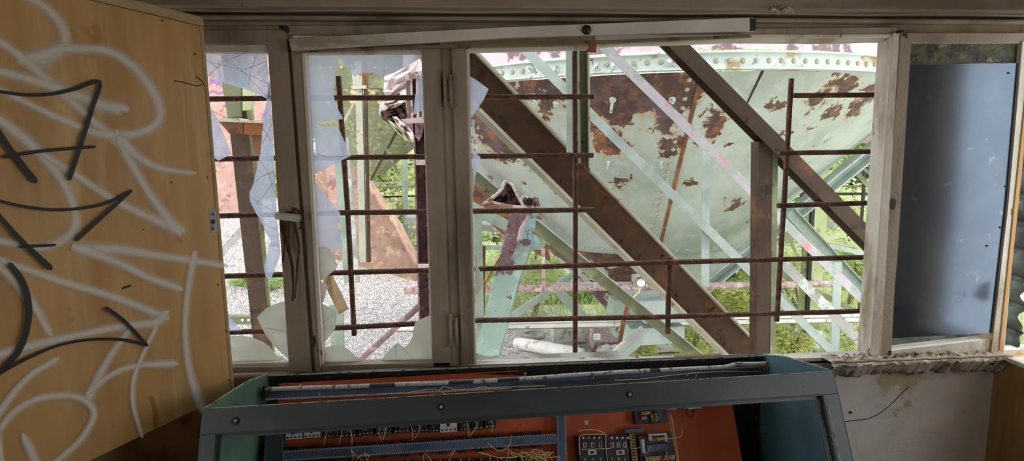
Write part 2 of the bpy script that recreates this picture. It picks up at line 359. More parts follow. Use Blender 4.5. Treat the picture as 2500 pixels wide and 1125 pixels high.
# pale lintel band and conduit ridge over the window
zl = at(1250, 22, 2.02).z
bm = bmesh.new(); boxw(bm, XL, XR, 2.0, 2.12, zl, 2.6); bevel(bm, .004)
struct(link('trim_1', bm, 'lintel'))
bm = bmesh.new()
zz = at(1250, 50, 2.08).z
boxw(bm, XL, XR, 2.075, 2.12, zz, zl-.012); bevel(bm, .003); struct(link('trim_2', bm, 'plaster'))
bm = bmesh.new(); tube(bm, [V((XL+i*(XR-XL)/30, 2.045, zl-.002+.002*math.sin(i))) for i in range(31)], .006, 8)
struct(link('trim_3', bm, 'lintel', smooth=True))
# chipped hole in the lintel
bm = bmesh.new()
for i in range(16):
    p = at(1875+random.uniform(0,60), 17+random.uniform(0,12), 2.0)
    bx(bm, p, random.uniform(.006,.02), random.uniform(.006,.012), random.uniform(.004,.01), [a for a in Matrix.Rotation(random.random()*2, 3, 'Y')])
tag(link('broken_plaster_patch', bm, 'rubble'), 'crumbled patch of plaster hanging at the edge of the pale lintel, top right', 'plaster crumbs')

# floor, ceiling, side walls, back wall with daylight openings
bm = bmesh.new(); boxw(bm, XL-.2, XR+.2, YB, WY+.2, -.12, 0); struct(link('floor', bm, 'floor'))
bm = bmesh.new(); boxw(bm, XL-.2, XR+.2, YB, WY+.2, 2.75, 2.9); struct(link('ceiling', bm, 'plaster'))
bm = bmesh.new(); boxw(bm, XL-.2, XL, YB, WY, 0, .84); boxw(bm, XL-.2, XL, 2.0, WY, .84, 2.75); boxw(bm, XL-.2, XL, YB, 2.0, 2.2, 2.75)
boxw(bm, XL-.2, XL, YB, .2, .84, 2.2); boxw(bm, XL-.2, XL, 1.2, 2.0, .84, 2.2)
struct(link('wall_left', bm, 'brown_wall'))
RW0 = 1.70                                   # right wall opening from here to the corner post
bm = bmesh.new()
boxw(bm, XR, XR+.12, RW0, WY, 0, zs-.03)
boxw(bm, XR, XR+.12, YB, RW0, 0, .9); boxw(bm, XR, XR+.12, YB, WY, 2.12, 2.75)
boxw(bm, XR, XR+.12, 1.15, RW0, zs-.03, 2.12); boxw(bm, XR, XR+.12, YB, -1.0, .9, 2.12)
struct(link('wall_right', bm, 'yellow_wood'))
bm = bmesh.new(); boxw(bm, XL-.2, XR+.2, YB-.15, YB, 0, .9); boxw(bm, XL-.2, XR+.2, YB-.15, YB, 2.3, 2.75)
boxw(bm, XL-.2, 1.1, YB-.15, YB, .9, 2.3); boxw(bm, XR-.3, XR+.2, YB-.15, YB, .9, 2.3)
struct(link('wall_back', bm, 'plaster'))

# window sill ledge at right with crumbled plaster
bm = bmesh.new()
nx, ny = 60, 10
x0, x1 = at(2035, 905, 2.03).x, XR
g = [[bm.verts.new(V((x0 + (x1-x0)*i/nx, 2.028 + .095*j/ny + random.uniform(-.004,.004)*(0 < j < ny),
      zs - .012 - .012*(j < 2) + random.uniform(-.006, .008)*(1 if 0 < i < nx else 0)))) for j in range(ny+1)] for i in range(nx+1)]
for i in range(nx):
    for j in range(ny): bm.faces.new((g[i][j], g[i+1][j], g[i+1][j+1], g[i][j+1]))
lo = [bm.verts.new(V((x0+(x1-x0)*i/nx, 2.05+random.uniform(-.004,.008), zs-.03-random.uniform(.012,.05)))) for i in range(nx+1)]
lo2 = [bm.verts.new(V((v.co.x, 2.099, v.co.z-.016-random.uniform(0,.012)))) for v in lo]
for i in range(nx):
    bm.faces.new((lo[i], lo[i+1], g[i+1][0], g[i][0])); bm.faces.new((lo2[i], lo2[i+1], lo[i+1], lo[i]))
struct(link('trim_4', bm, 'rubble'))
bm = bmesh.new(); tube(bm, [V((x0 + (x1-x0)*i/20, 2.026 + .001*math.sin(i*1.7), zs-.004 + .0016*math.sin(i*2.1))) for i in range(21)], .006, 8)
struct(link('trim_5', bm, 'frame', smooth=True))
# sill of the right wall
bm = bmesh.new(); boxw(bm, XR-.03, XR+.12, RW0, 2.03, zs-.03, zs-.012); bevel(bm, .003); struct(link('trim_6', bm, 'frame_light'))
# crack and hole in the white wall
bm = bmesh.new()
pts = [(2060,1030),(2082,1026),(2118,1022),(2148,1008),(2178,984),(2203,958),(2218,945)]
tube(bm, smoothpath([at(x, y, WY-.0005) for x, y in pts]), .0016, 6)
tag(link('wall_crack', bm, 'black'), 'thin dark crack curving over the flaking white wall', 'crack')
bm = bmesh.new(); disc(bm, at(2075,1006,WY+.001), V((0,-1,0)), .006, .003, 14); tag(link('wall_plug', bm, 'black'), 'round dark dowel hole left of the curving crack in the white wall', 'hole')

# little crumbs lying on the sill
for k in range(26):
    bm = bmesh.new(); x = random.uniform(x0+.05, x1-.1); s = random.uniform(.005,.014)
    bmesh.ops.create_icosphere(bm, subdivisions=1, radius=s)
    for v in bm.verts: v.co *= random.uniform(.6, 1.1); v.co.z *= .5
    y = 2.04 + random.random()*.05
    bmesh.ops.translate(bm, verts=bm.verts, vec=(x, y, zs-.004+s*.3))
    tag(link('plaster_crumb', bm, 'debris'), 'small loose crumb on the broken sill under the grey metal sheet', 'rubble', 'plaster crumbs on the right sill')

# =================================================================== WINDOWS
def win(n, loc):
    o = bpy.data.objects.new('window_%d' % n, None); C.objects.link(o); o.location = loc; o['kind'] = 'structure'; return o
FY, FD = WY, .055
def fpart(name, pts, parent, m='frame', Y=FY, d=FD, bev=.002):
    bm = bmesh.new(); pxprism(bm, pts, Y, d)
    if bev: bevel(bm, bev)
    return link(name, bm, m, parent)
def shard(name, pts, parent, m='glass', Y=WY+.035, d=.004):
    bm = bmesh.new(); pxprism(bm, pts, Y, d); return link(name, bm, m, parent)

w1 = win(1, at(600, 905, WY))
fpart('top_rail', [(440,72),(650,72),(652,108),(440,108)], w1)
fpart('glazing_bead', [(440,108),(652,106),(650,128),(440,128)], w1, 'frame_light', FY+.014, .03)
fpart('bottom_rail', [(440,914),(712,908),(711,894),(440,898)], w1, 'frame')
fpart('glazing_bead', [(440,899),(711,895),(706,884),(440,891)], w1, 'frame_light', FY+.012, .035)
fpart('post', [(650,72),(698,72),(760,910),(706,912)], w1)
fpart('post_bead', [(698,78),(709,78),(771,908),(761,909)], w1, 'frame', FY+.02, .03)
Ysh = WY+.035
shard('glass_shard', [(498,128),(650,128),(660,245),(630,230),(590,215),(540,200),(500,180)], w1, 'glass_cracked')
shard('glass_shard', [(505,262),(514,264),(527,285),(564,375),(545,386),(533,392),(520,384),(505,330)], w1, 'glass_cracked')
shard('glass_shard', [(657,198),(666,340),(672,470),(678,562),(660,556),(640,545),(622,515),(610,490),(609,470),(618,450),(625,420),(636,372),(643,300)], w1, 'glass_cracked')
shard('glass_shard', [(640,545),(678,560),(684,620),(668,664),(660,682),(648,676),(645,650),(650,628),(655,600),(662,588),(648,565)], w1, 'glass_cracked', Ysh+.006)
shard('glass_shard', [(696,735),(672,742),(650,752),(627,775),(636,794),(645,812),(665,840),(703,876)], w1, 'glass_milky')
shard('glass_shard', [(540,822),(562,820),(590,819),(613,824),(640,834),(658,847),(668,862),(690,876),(706,884),(705,896),(540,900)], w1, 'glass_milky', Ysh+.006)
shard('glass_shard', [(556,768),(574,790),(590,806),(556,808)], w1, 'glass')
def crack_lines(lines, parent, Y, r=.0007):
    for ln in lines:
        bm = bmesh.new(); tube(bm, [at(x, y, Y) for x, y in ln], r, 5); link('crack_line', bm, 'torn_pale', parent)
crack_lines([[(505,190),(545,150),(600,130)], [(510,150),(570,165),(655,205)], [(530,130),(590,172),(656,240)], [(607,205),(612,172),(626,135)],
             [(598,170),(650,150)], [(640,310),(662,345)], [(615,450),(640,430),(668,420)], [(612,480),(640,500),(674,520)], [(632,390),(655,420),(670,470)],
             [(640,350),(652,330),(664,300)], [(625,500),(650,470),(670,440)], [(645,830),(668,855),(700,880)], [(650,800),(690,808),(702,812)]], w1, Ysh-.001)

w2 = win(2, at(900, 900, WY))
fpart('hinge_stile', [(709,104),(740,104),(786,888),(788,906),(770,909)], w2)
fpart('glazing_bead', [(736,122),(745,122),(790,888),(780,896)], w2, 'frame_light', FY-.004, .02)
fpart('top_rail', [(706,96),(1076,92),(1076,116),(708,120)], w2)
fpart('glazing_bead', [(738,118),(1034,116),(1032,130),(741,132)], w2, 'frame_light', FY+.012, .03)
fpart('bottom_rail', [(780,908),(1100,896),(1100,884),(788,892)], w2, 'frame')
fpart('lock_stile', [(1030,106),(1074,106),(1100,896),(1058,898)], w2)
fpart('bead', [(1028,118),(1034,118),(1061,888),(1055,889)], w2, 'frame_light', FY+.01, .03)
shard('glass_shard', [(740,130),(830,136),(822,158),(817,175),(815,205),(815,236),(822,262),(836,285),(836,291),(812,292),(787,297),(765,308),(750,310)], w2)
shard('glass_shard', [(830,131),(829,140),(846,163),(864,187),(878,180),(893,177),(915,178),(933,187),(941,131)], w2, 'glass', Ysh+.004)
shard('glass_shard', [(942,131),(934,187),(960,178),(991,163),(1010,152),(1028,140),(1029,131)], w2, 'glass')
shard('glass_shard', [(1031,170),(1024,190),(1016,220),(1012,245),(1010,269),(1008,281),(1034,268)], w2, 'glass')
shard('glass_shard', [(751,308),(780,308),(824,308),(832,325),(840,343),(848,362),(858,379),(845,386),(832,392),(812,402),(787,416),(774,422),(759,430)], w2, 'glass')
shard('glass_shard', [(760,436),(772,448),(782,460),(806,490),(831,522),(826,535),(825,555),(832,580),(838,605),(822,612),(806,613),(786,603),(770,604)], w2, 'glass')
shard('glass_shard', [(770,606),(790,602),(804,608),(812,620),(815,632),(824,647),(820,658),(806,668),(788,684),(776,681)], w2, 'glass_milky', Ysh+.004)
shard('glass_shard', [(776,684),(798,695),(796,712),(792,728),(786,742),(779,742)], w2, 'glass_milky')
shard('glass_shard', [(780,740),(800,748),(822,762),(820,784),(818,802),(804,822),(788,842),(785,842)], w2, 'glass_milky', Ysh+.004)
shard('glass_shard', [(786,850),(810,845),(831,842),(850,853),(866,868),(889,884),(889,890),(788,893)], w2, 'glass_milky')
shard('glass_shard', [(925,887),(942,864),(967,838),(975,842),(986,850),(1000,838),(1008,820),(1010,800),(1013,788),(1024,780),(1035,776),(1056,768),(1062,884)], w2, 'glass_milky', Ysh+.004)
crack_lines([[(786,790),(804,775),(820,762)], [(967,838),(966,860),(968,884)], [(985,850),(1000,868),(1010,882)], [(762,372),(800,384),(850,380)]], w2, Ysh-.001)
# hinges between the casements
def hinge(px, y0, y1, lab):
    t = thing('hinge', lab, 'hinge', at(px, y1, WY-.012), 'pin hinges between the middle window posts')
    for s in (-1, 1):
        bm = bmesh.new(); tube(bm, [at(px + s*7, y0 + (10 if s > 0 else 0), WY-.012), at(px + s*7 + .4*(y1-y0)/12, y1, WY-.012)], .0065, 12); link('hinge_pin', bm, 'frame', t, True)
    bm = bmesh.new(); pxprism(bm, [(px-9, y0+20), (px+9, y0+20), (px+11, y1-15), (px-6, y1-15)], WY-.008, .008); link('hinge_plate', bm, 'frame', t)
hinge(1092, 172, 262, 'upper pin hinge joining the two middle window posts')
hinge(1106, 765, 845, 'lower pin hinge joining the two middle window posts')

w3 = win(3, at(1650, 890, WY))
fpart('mullion', [(1074,108),(1104,108),(1126,892),(1098,894)], w3, 'frame', FY+.012, .04)
fpart('hinge_stile', [(1102,116),(1138,116),(1158,888),(1126,892)], w3)
fpart('glazing_bead', [(1136,120),(1146,120),(1163,887),(1156,889)], w3, 'frame_light', FY+.004, .045)
fpart('top_rail', [(1104,94),(1452,86),(1452,110),(1104,118)], w3)
fpart('glazing_bead', [(1138,114),(1452,108),(1452,120),(1142,127)], w3, 'frame_light', FY+.012, .03)
fpart('head_moulding', [(1440,72),(2190,66),(2190,84),(1440,86)], w3, 'frame', FY, .055)
fpart('head_bead', [(1452,84),(2190,83),(2190,91),(1452,96)], w3, 'frame_light', FY-.006, .05)
fpart('head_board', [(1452,95),(2186,90),(2186,98),(2040,103),(1800,101),(1640,107),(1500,110),(1452,116)], w3, 'frame_light', FY+.02, .04)
fpart('bottom_rail', [(1156,900),(2128,886),(2126,870),(1158,890)], w3, 'frame_light')
bm = bmesh.new(); a_, b_ = at(1150,880,2.17), at(1520,870,2.17)
boxw(bm, a_.x, b_.x, WY+.062, WY+.15, .77, .838); boxw(bm, b_.x-.1, b_.x+.04, WY+.062, WY+.12, .77, .82); bevel(bm, .006); link('sill_slab', bm, 'concrete', w3)
fpart('head_cover', [(440,64),(1460,58),(1460,96),(440,80)], w3, 'frame', FY+.01, .03)
shard('glass_shard', [(1146,186),(1160,193),(1193,217),(1180,245),(1168,262),(1158,278),(1150,288)], w3, 'glass')
shard('glass_shard', [(1152,290),(1160,294),(1158,310),(1156,330),(1163,338),(1154,345)], w3, 'glass')
shard('glass_shard', [(1153,350),(1158,372),(1173,383),(1169,405),(1160,432),(1156,470),(1154,470)], w3, 'glass')
shard('glass_shard', [(1158,612),(1163,640),(1172,662),(1182,686),(1174,704),(1163,720),(1161,720)], w3, 'glass_milky')
shard('glass_shard', [(1160,862),(1180,868),(1210,874),(1162,880)], w3, 'glass_milky')
# right jamb of the wide opening
fpart('jamb', [(2180,80),(2197,76),(2150,880),(2142,890),(2124,888)], w3, 'frame_light', FY-.012, .08)
fpart('jamb_board', [(2196,76),(2218,82),(2176,878),(2146,886)], w3, 'frame', FY-.004, .05)

# right casement with grey sheet
w4 = thing('metal_sheet_casement', 'grey painted casement closed with dull sheet metal in the right corner', 'window casement', at(2300, 880, WY))
SY = WY - .004
fpart('top_rail', [(2198,80),(2530,80),(2530,106),(2212,106)], w4, 'frame', SY, .05)
fpart('lock_stile', [(2198,84),(2226,100),(2190,640),(2168,884),(2144,886)], w4, 'frame', SY-.006, .05)
fpart('bottom_rail', [(2160,886),(2424,868),(2424,826),(2166,856)], w4, 'frame_light', SY, .05)
fpart('hinge_stile', [(2496,100),(2520,100),(2452,868),(2424,872),(2418,870),(2462,500)], w4, 'frame_light', SY-.006, .05)
shs = fpart('metal_sheet', [(2222,158),(2486,154),(2478,300),(2428,812),(2166,826),(2198,400)], w4, None, SY+.004, .003, 0)
fpart('foil_strip', [(2220,102),(2500,108),(2490,156),(2400,150),(2222,158)], w4, 'foil', SY+.012, .01, 0)
bm = bmesh.new()
p = at(2181, 498, SY-.008)
pts = [p + V((.011*math.cos(a), 0, .022*math.sin(a))) for a in [i*math.pi/10 for i in range(20)]]; prism(bm, pts, V((0,.006,0)))
link('latch_hole', bm, 'black', w4)
for x, y in ((2190,632),(2184,700),(2462,178),(2455,455),(2442,555),(2409,600),(2428,790)):
    bm = bmesh.new(); disc(bm, at(x, y, SY+.004), V((0,-1,0)), .004, .003, 10); link('screw', bm, 'dark_metal', w4)
m = mat('dull_galvanised_sheet', (92,104,118), [((80,92,106), 1.6, .55, .15, 5), ((118,126,134), 18, .68, .05, 7), ((70,74,80), 9, .70, .05, 6)], .2, metal=.85, bump=.03, bscale=5)
shs.data.materials.append(m)

# corner post and broken corrugated shutter in right wall
bm = bmesh.new()
boxw(bm, XR-.002, XR+.02, 2.086, WY-.002, zs-.02, 2.12); bevel(bm, .003); struct(link('trim_7', bm, 'yellow_wood'))
bm = bmesh.new()
rows, cols = 180, 10
z0, z1 = zs-.3, 2.6; g = []
for i in range(rows+1):
    z = z0 + (z1-z0)*i/rows; ph = (i % 10)/10
    off = .04*math.sin(ph*math.pi)**.6
    edge = 2.0 + .012*math.sin(i*.9)
    g.append([bm.verts.new(V((XR+.16-off, edge + .13 + .7*j/cols, z))) for j in range(cols+1)])
for i in range(rows):
    for j in range(cols): bm.faces.new((g[i][j], g[i][j+1], g[i+1][j+1], g[i+1][j]))
o = tag(link('corrugated_shutter', bm, 'corrug', smooth=True), 'dark grey corrugated sheet outside the right wall opening', 'shutter')
sm = o.modifiers.new('s', 'SOLIDIFY'); sm.thickness = .0015
shut = o
bm = bmesh.new(); prism(bm, [V((XR+.02,2.02,1.10)), V((XR+.02,2.02,1.02)), V((XR+.02,1.99,1.01)), V((XR+.02,1.95,1.02)), V((XR+.02,1.98,1.08))], V((.003,0,0)))
tag(link('glass_fragment', bm, 'glass_milky'), 'pointed pale glass fragment stuck to the yellow corner post', 'glass fragment')

# fallen white trim slat
sl = thing('fallen_trim_slat', 'long white wooden trim slat hanging askew across the window head', 'wooden trim', at(1250, 90, 2.05))
bm = bmesh.new(); pxprism(bm, [(704,93),(1250,66),(1838,42),(1845,48),(1843,76),(1640,80),(1250,92),(712,124)], 2.055, .018); bevel(bm, .002); link('slat', bm, 'slat', sl)
bm = bmesh.new(); pxprism(bm, [(1832,44),(1846,46),(1845,74),(1832,76)], 2.053, .004); link('end_stain', bm, 'dark_metal', sl)
bm = bmesh.new(); disc(bm, at(1432,73,2.055), V((0,-1,0)), .017, .012, 24, .014); link('knob', bm, 'black', sl, True)
bm = bmesh.new(); pxprism(bm, [(712,124),(1000,112),(1440,99),(1830,84),(1836,90),(1440,107),(1000,119),(714,128)], 2.062, .02); link('torn_underside', bm, 'wood_board', sl)
bm = bmesh.new(); pxprism(bm, [(1437,98),(1456,97),(1455,128),(1449,128),(1428,126),(1438,116)], 2.05, .004); link('bracket_plate', bm, 'bracket', None)
tag(bpy.data.objects['bracket_plate'], 'small orange rusty angle bracket under the white slat', 'bracket')
# scraps at the top of the frame
bm = bmesh.new(); bx(bm, at(692,68,2.08), .02, .03, .012); bx(bm, at(700,72,2.07), .012, .02, .02); bevel(bm, .002)
tag(link('hinge_stub', bm, 'black'), 'small black hinge stub on top of the left window post', 'hinge')
bm = bmesh.new(); bx(bm, at(2196,78,2.08), .012, .03, .008); tag(link('hinge_stub', bm, 'black'), 'small black hinge stub on top of the right window jamb', 'hinge')

# window handle with dried straps
h = thing('window_handle', 'dull aluminium lever handle on the left window post', 'handle', at(712, 530, 2.06))
bm = bmesh.new(); disc(bm, at(713,528,2.10), V((0,-1,0)), .02, .012, 20); link('rosette', bm, 'dark_metal', h, True)
bm = bmesh.new(); disc(bm, at(713,530,2.10), V((0,-1,0)), .008, .045, 14); link('spindle', bm, 'dark_metal', h, True)
bm = bmesh.new(); pxprism(bm, [(669,519),(733,524),(734,541),(728,543),(669,535)], 2.045, .014); bevel(bm, .004, 2); link('lever', bm, 'handle', h)
st = [[(700,520),(686,545),(694,590),(690,640)], [(706,515),(700,560),(708,620),(716,660),(714,735)], [(716,512),(722,560),(730,600),(726,650),(720,728)],
      [(690,540),(698,580),(702,615)], [(726,520),(736,545),(731,560)], [(712,508),(728,514),(738,535)], [(704,534),(704,600),(712,650),(716,700)]]
sg = thing('dried_straps', 'bundle of dried brown leather straps hanging from the window handle', 'straps', at(712, 600, 2.07))
for i, s in enumerate(st):
    bm = bmesh.new(); pt = smoothpath([at(x, y, 2.075 - .006*(i % 3)) for x, y in s])
    n = len(pt); tube(bm, pt, [.0055*(1 - .55*k/n) for k in range(n)], 8, jit=.25); link('strap', bm, 'rag', sg, True)

# =================================================================== LEFT BOARDED CASEMENT
PA = V((-.79, 2.005, 0)); PD = V((-.4226, -.9063, 0)); PN = V((.9063, -.4226, 0))
def onpanel(px, py, off=0): return onplane(px, py, PA + PN*off, PN)
pb, ptp = onpanel(572, 957).z, onpanel(488, 42).z
PLN = .93
SB0 = (onpanel(572, 957) - PA).dot(PD); ST0 = (onpanel(493, 42) - PA).dot(PD)
def panbox(bm, s0, s1, z0, z1, o0, o1):
    # the hanging casement is slightly out of square: its free edge leans
    def q(s_, z, o_):
        p = PA + PD*(s_ + SB0 + (ST0-SB0)*(z-pb)/(ptp-pb)) + PN*o_; p.z = z; return p
    prism(bm, [q(s0, z0, o0), q(s1, z0, o0), q(s1, z1, o0), q(s0, z1, o0)], PN*(o1-o0))
pn = thing('boarded_casement', 'large yellow plywood boarded casement covered in white and black graffiti, swung open at left', 'window casement', V((PA.x, PA.y, pb)))
bm = bmesh.new()
panbox(bm, 0, .05, pb, ptp, -.045, -.006); panbox(bm, PLN-.05, PLN, pb, ptp, -.045, -.006)
panbox(bm, .05, PLN-.05, ptp-.05, ptp, -.045, -.006); panbox(bm, .05, PLN-.05, pb, pb+.05, -.045, -.006)
bevel(bm, .0015); link('casement_frame', bm, 'sash_edge', pn)
bm = bmesh.new(); panbox(bm, .012, PLN, pb+.004, ptp-.028, -.006, 0); bevel(bm, .001); ply = link('plywood_board', bm, 'ply', pn)
bm = bmesh.new(); panbox(bm, -.002, PLN, ptp-.026, ptp+.002, -.008, .006); bevel(bm, .003); link('top_bead', bm, 'sash_edge', pn)
bm = bmesh.new(); panbox(bm, -.003, .011, pb, ptp-.026, -.008, .001); bevel(bm, .002); link('edge_bead', bm, 'sash_edge', pn)
# lock plate on the edge of the casement
bm = bmesh.new(); _s = lambda x: (onpanel(x, 540) - PA).dot(PD) - (SB0+ST0)/2
bm = bmesh.new(); panbox(bm, _s(530), _s(511), onpanel(520,568).z, onpanel(518,512).z, -.006, .002); bevel(bm, .002); lk = link('lock_plate', bm, 'grey_steel', pn)
for (x, y, r) in ((520,523,.004), (520,541,.008), (521,559,.004)):
    bm = bmesh.new(); disc(bm, onpanel(x, y, .003), PN, r, .001, 14); link('keyhole', bm, 'black', lk)
for x, y in ((396,50),(475,132),(506,433),(532,695),(552,808),(558,928),(418,445),(350,560),(305,278)):
    bm = bmesh.new(); disc(bm, onpanel(x, y), PN, .0035 if x > 380 else .002, .001, 10); link('nail', bm, 'dark_metal', pn)
bm = bmesh.new()
for L_ in ([(425,197),(455,203),(480,210),(492,207)], [(478,188),(492,196),(497,208)], [(420,418),(448,424),(475,418)]):
    tube(bm, smoothpath([onpanel(x, y, .001) for x, y in L_]), .0014, 5)
link('splinter_crack', bm, 'black', pn)
bm = bmesh.new()
pts = [(365,968),(374,966),(384,1000),(386,1030),(379,1046),(374,1030),(374,1000)]
prism(bm, [onpanel(x, y, .0004) for x, y in pts], PN*.0004); link('brown_stain', bm, mat('brown_stain', (160,104,48), (), .5), pn)
bm = bmesh.new(); prism(bm, [onpanel(x, y, .0004) for x, y in ((300,700),(310,697),(320,694),(318,700),(306,704),(296,708))], PN*.0006); link('burn_mark', bm, 'black', pn)

stroke_k = [0]
def stroke(name, pts, w, m, project=onpanel, off0=.0012, parent=pn, n=7, taper=(1,1)):
    """ribbon of paint on a surface; px centre line, px half width"""
    stroke_k[0] += 1; off = off0 + .00018*stroke_k[0]
    if m == 'spray': w = [q*1.75 for q in w]
    if m == 'marker': w = [q*1.15 for q in w]
    P = [V((x, y, 0)) for x, y in pts]; ws = w if isinstance(w, (list, tuple)) else [w]*len(P)
    sp = smoothpath(P, n); wsp = []
    for i in range(len(sp)):
        t = i/max(1, (len(sp)-1))*(len(ws)-1); k = min(int(t), len(ws)-2) if len(ws) > 1 else 0
        wsp.append(ws[k]*(1-(t-k)) + ws[min(k+1, len(ws)-1)]*(t-k))
    # rounded ends
    d0 = (sp[0]-sp[1]).normalized(); d1 = (sp[-1]-sp[-2]).normalized()
    sp = [sp[0]+d0*wsp[0]*.8] + sp + [sp[-1]+d1*wsp[-1]*.8]; wsp = [wsp[0]*.35] + wsp + [wsp[-1]*.35]
    bm = bmesh.new(); uvl = bm.loops.layers.uv.new('UVMap'); rows = []
    for i, p in enumerate(sp):
        t = (sp[min(i+1, len(sp)-1)] - sp[max(i-1, 0)]).normalized(); nrm = V((-t.y, t.x, 0))
        row = []
        for q in (-1, -.5, 0, .5, 1):
            c = p + nrm*(wsp[i]*q); row.append((bm.verts.new(project(c.x, c.y, off)), q))
        rows.append(row)
    for i in range(len(rows)-1):
        for k in range(4):
            vs = (rows[i][k], rows[i][k+1], rows[i+1][k+1], rows[i+1][k])
            f = bm.faces.new([v for v, _ in vs])
            for lp, (v, q) in zip(f.loops, vs):
                e = 0 if 0 < i < len(rows)-2 else .0
                lp[uvl].uv = (0, q)
    return link(name, bm, m, parent)
SW = 'white_spray_stroke'; BW = 'black_marker_stroke'
for pts, w in [
  ([(70,-6),(112,18),(146,55),(160,92),(150,122),(118,138),(70,146)], [11,12,13,15,17,20,20]),
  ([(150,118),(110,134),(66,142)], [16,18,14]),
  ([(-10,95),(40,130),(80,162),(125,205),(182,252),(240,306),(300,358)], [11,12,14,14,12,12,14]),
  ([(165,118),(260,124),(322,160),(368,214),(391,268),(380,304),(338,324),(290,330),(238,325),(178,303),(100,268),(40,238),(-10,216)], [12,13,13,14,14,13,13,13,12,11,10,10,10]),
  ([(-10,172),(60,190),(130,212),(200,238),(245,256),(290,264)], [12,13,14,15,18,18]),
  ([(-10,285),(50,330),(105,382),(150,438),(178,500),(184,548),(160,582),(112,602),(56,600),(-10,586)], [14,16,15,13,12,13,13,12,11,10]),
  ([(100,372),(186,428),(280,488),(360,528),(428,556)], [10,10,11,12,18]),
  ([(292,336),(312,382),(340,432),(376,488),(428,556)], [14,13,12,12,16]),
  ([(300,345),(340,385),(384,408),(430,418),(470,422)], [15,12,9,8,6]),
  ([(198,606),(300,610),(400,626),(470,636),(545,648)], [18,14,11,10,9]),
  ([(198,606),(290,642),(360,676),(432,702)], [16,12,11,11]),
  ([(-10,632),(66,658),(160,690),(250,716),(330,744),(398,772)], [10,10,11,11,11,12]),
  ([(400,770),(376,788),(300,796),(200,816),(100,838),(-10,868)], [12,13,11,11,12,14]),
  ([(-10,640),(40,690),(82,744),(118,808)], [12,13,12,10]),
  ([(474,628),(460,700),(452,800),(462,900),(490,990)], [11,9,8,10,14]),
  ([(316,806),(266,874),(218,966)], [9,10,13]),
  ([(222,952),(276,912),(336,892),(418,888)], [9,8,8,12]),
  ([(380,800),(345,876),(326,930),(326,990),(346,1062)], [6,6,7,7,5]),
  ([(134,880),(80,912),(34,958),(-10,1020)], [9,9,9,9]),
  ([(-10,1060),(36,1004),(98,972),(168,966),(212,980),(230,1010),(212,1052),(178,1092),(120,1140)], [9,9,9,9,10,9,9,9,9]),
  ([(62,1072),(76,1102),(92,1140)], [11,13,13]),
  ([(-6,1040),(-2,1080),(6,1140)], [6,8,8])]:
    stroke(SW, pts, w, 'spray')
for pts, w in [
  ([(-10,222),(60,231),(120,230),(180,218),(242,200),(226,262),(200,344),(170,434)], [4,4.5,4.5,5,6,6,6.5,7]),
  ([(-10,312),(30,372),(84,440)], [8,8.5,9]),
  ([(12,383),(100,369),(230,358)], [4.5,4.5,4]),
  ([(-10,488),(60,504),(130,512),(200,508),(262,495),(320,466)], [3.5,4,4,4,4,4]),
  ([(320,466),(262,518),(188,584)], [4,5,6]),
  ([(-10,518),(50,585),(122,653)], [6,7,8]),
  ([(52,602),(134,598)], [4.5,3.5]),
  ([(26,646),(56,690),(70,748),(64,808),(42,862),(-8,918)], [7,9,9.5,9,8,5]),
  ([(0,910),(60,878),(140,844),(218,829),(300,829),(358,842)], [5,4,3.5,3.5,4,4]),
  ([(260,752),(304,784),(358,842)], [5,5,5])]:
    stroke(BW, pts, w, 'marker', off0=.0055)

# =================================================================== REBAR GRILLE
GY = 2.27
gr = thing('rebar_grille', 'rusty welded steel rod grille outside the broken window', 'window grille', at(1250, 900, GY))
def rod(pts, r=0.0105):
    bm = bmesh.new(); P = [at(x, y, GY + dy) for x, y, dy in pts]; pp = []
    for i in range(len(P)-1):
        for k in range(10): pp.append(P[i].lerp(P[i+1], k/10))
    pp.append(P[-1]); tube(bm, pp, r, 10, jit=.05); link('rod', bm, 'rebar', gr, True)
for a in ([(430,242,0),(830,239,0),(1448,236,0)], [(430,389,0),(850,384,0),(1448,379,0)], [(440,529,0),(850,519,0),(1453,512,0)],
          [(440,677,0),(850,665,0),(1178,656,0),(1630,640,0),(2150,627,0)], [(450,816,0),(865,798,0),(1170,782,0),(1630,773,0),(2150,758,0)],
          [(1936,233,0),(2190,231,0)], [(1903,374,0),(2180,369,0)], [(1898,502,0),(2170,494,0)]):
    rod(a)
rod([(826,186,.014),(848,500,.014),(865,818,.014)])
rod([(1403,118,.014),(1405,500,.014),(1404,868,.014)])
rod([(1932,192,.014),(1915,480,.014),(1896,784,.014)])
bm = bmesh.new(); bx(bm, at(1632,722,GY+.012), .02, .012, (at(1632,628,GY).z-at(1632,816,GY).z), None); bevel(bm, .002); link('flat_bar', bm, 'rebar', gr)

# =================================================================== CONTROL CONSOLE
FL = at(495, 1000, 1.557); FR = at(2035, 905, 1.633)
zf = (FL.z + FR.z)/2; FL.z = FR.z = zf
ux = (FR - FL); CL = ux.length; ux.normalize()
dn = V((0, -.1, -.21)); dn = (dn - ux*dn.dot(ux)).normalized()
ni = ux.cross(dn)
if ni.y < 0: ni = -ni                       # inward normal of the sloping front
co = thing('control_console', 'grey-blue sheet metal control console with open front and orange back plate under the window', 'control console', V(((FL.x+FR.x)/2, 1.75, 0)))
def fbox(bm, u0, u1, v0, v1, w0, w1):
    bx(bm, FL + ux*((u0+u1)/2) + dn*((v0+v1)/2) + ni*((w0+w1)/2), abs(u1-u0), abs(v1-v0), abs(w1-w0), (ux, dn, ni))
H = 1.02
bm = bmesh.new(); fbox(bm, 0, CL, 0, .066, 0, .003); fbox(bm, 0, CL, .066, .069, 0, .022)
bevel(bm, .0008); ft = link('front_top_rail', bm, 'console', co)
bm = bmesh.new(); fbox(bm, 0, CL, -.0022, .0, -.0004, .010); link('worn_edge', bm, 'console_edge', ft)
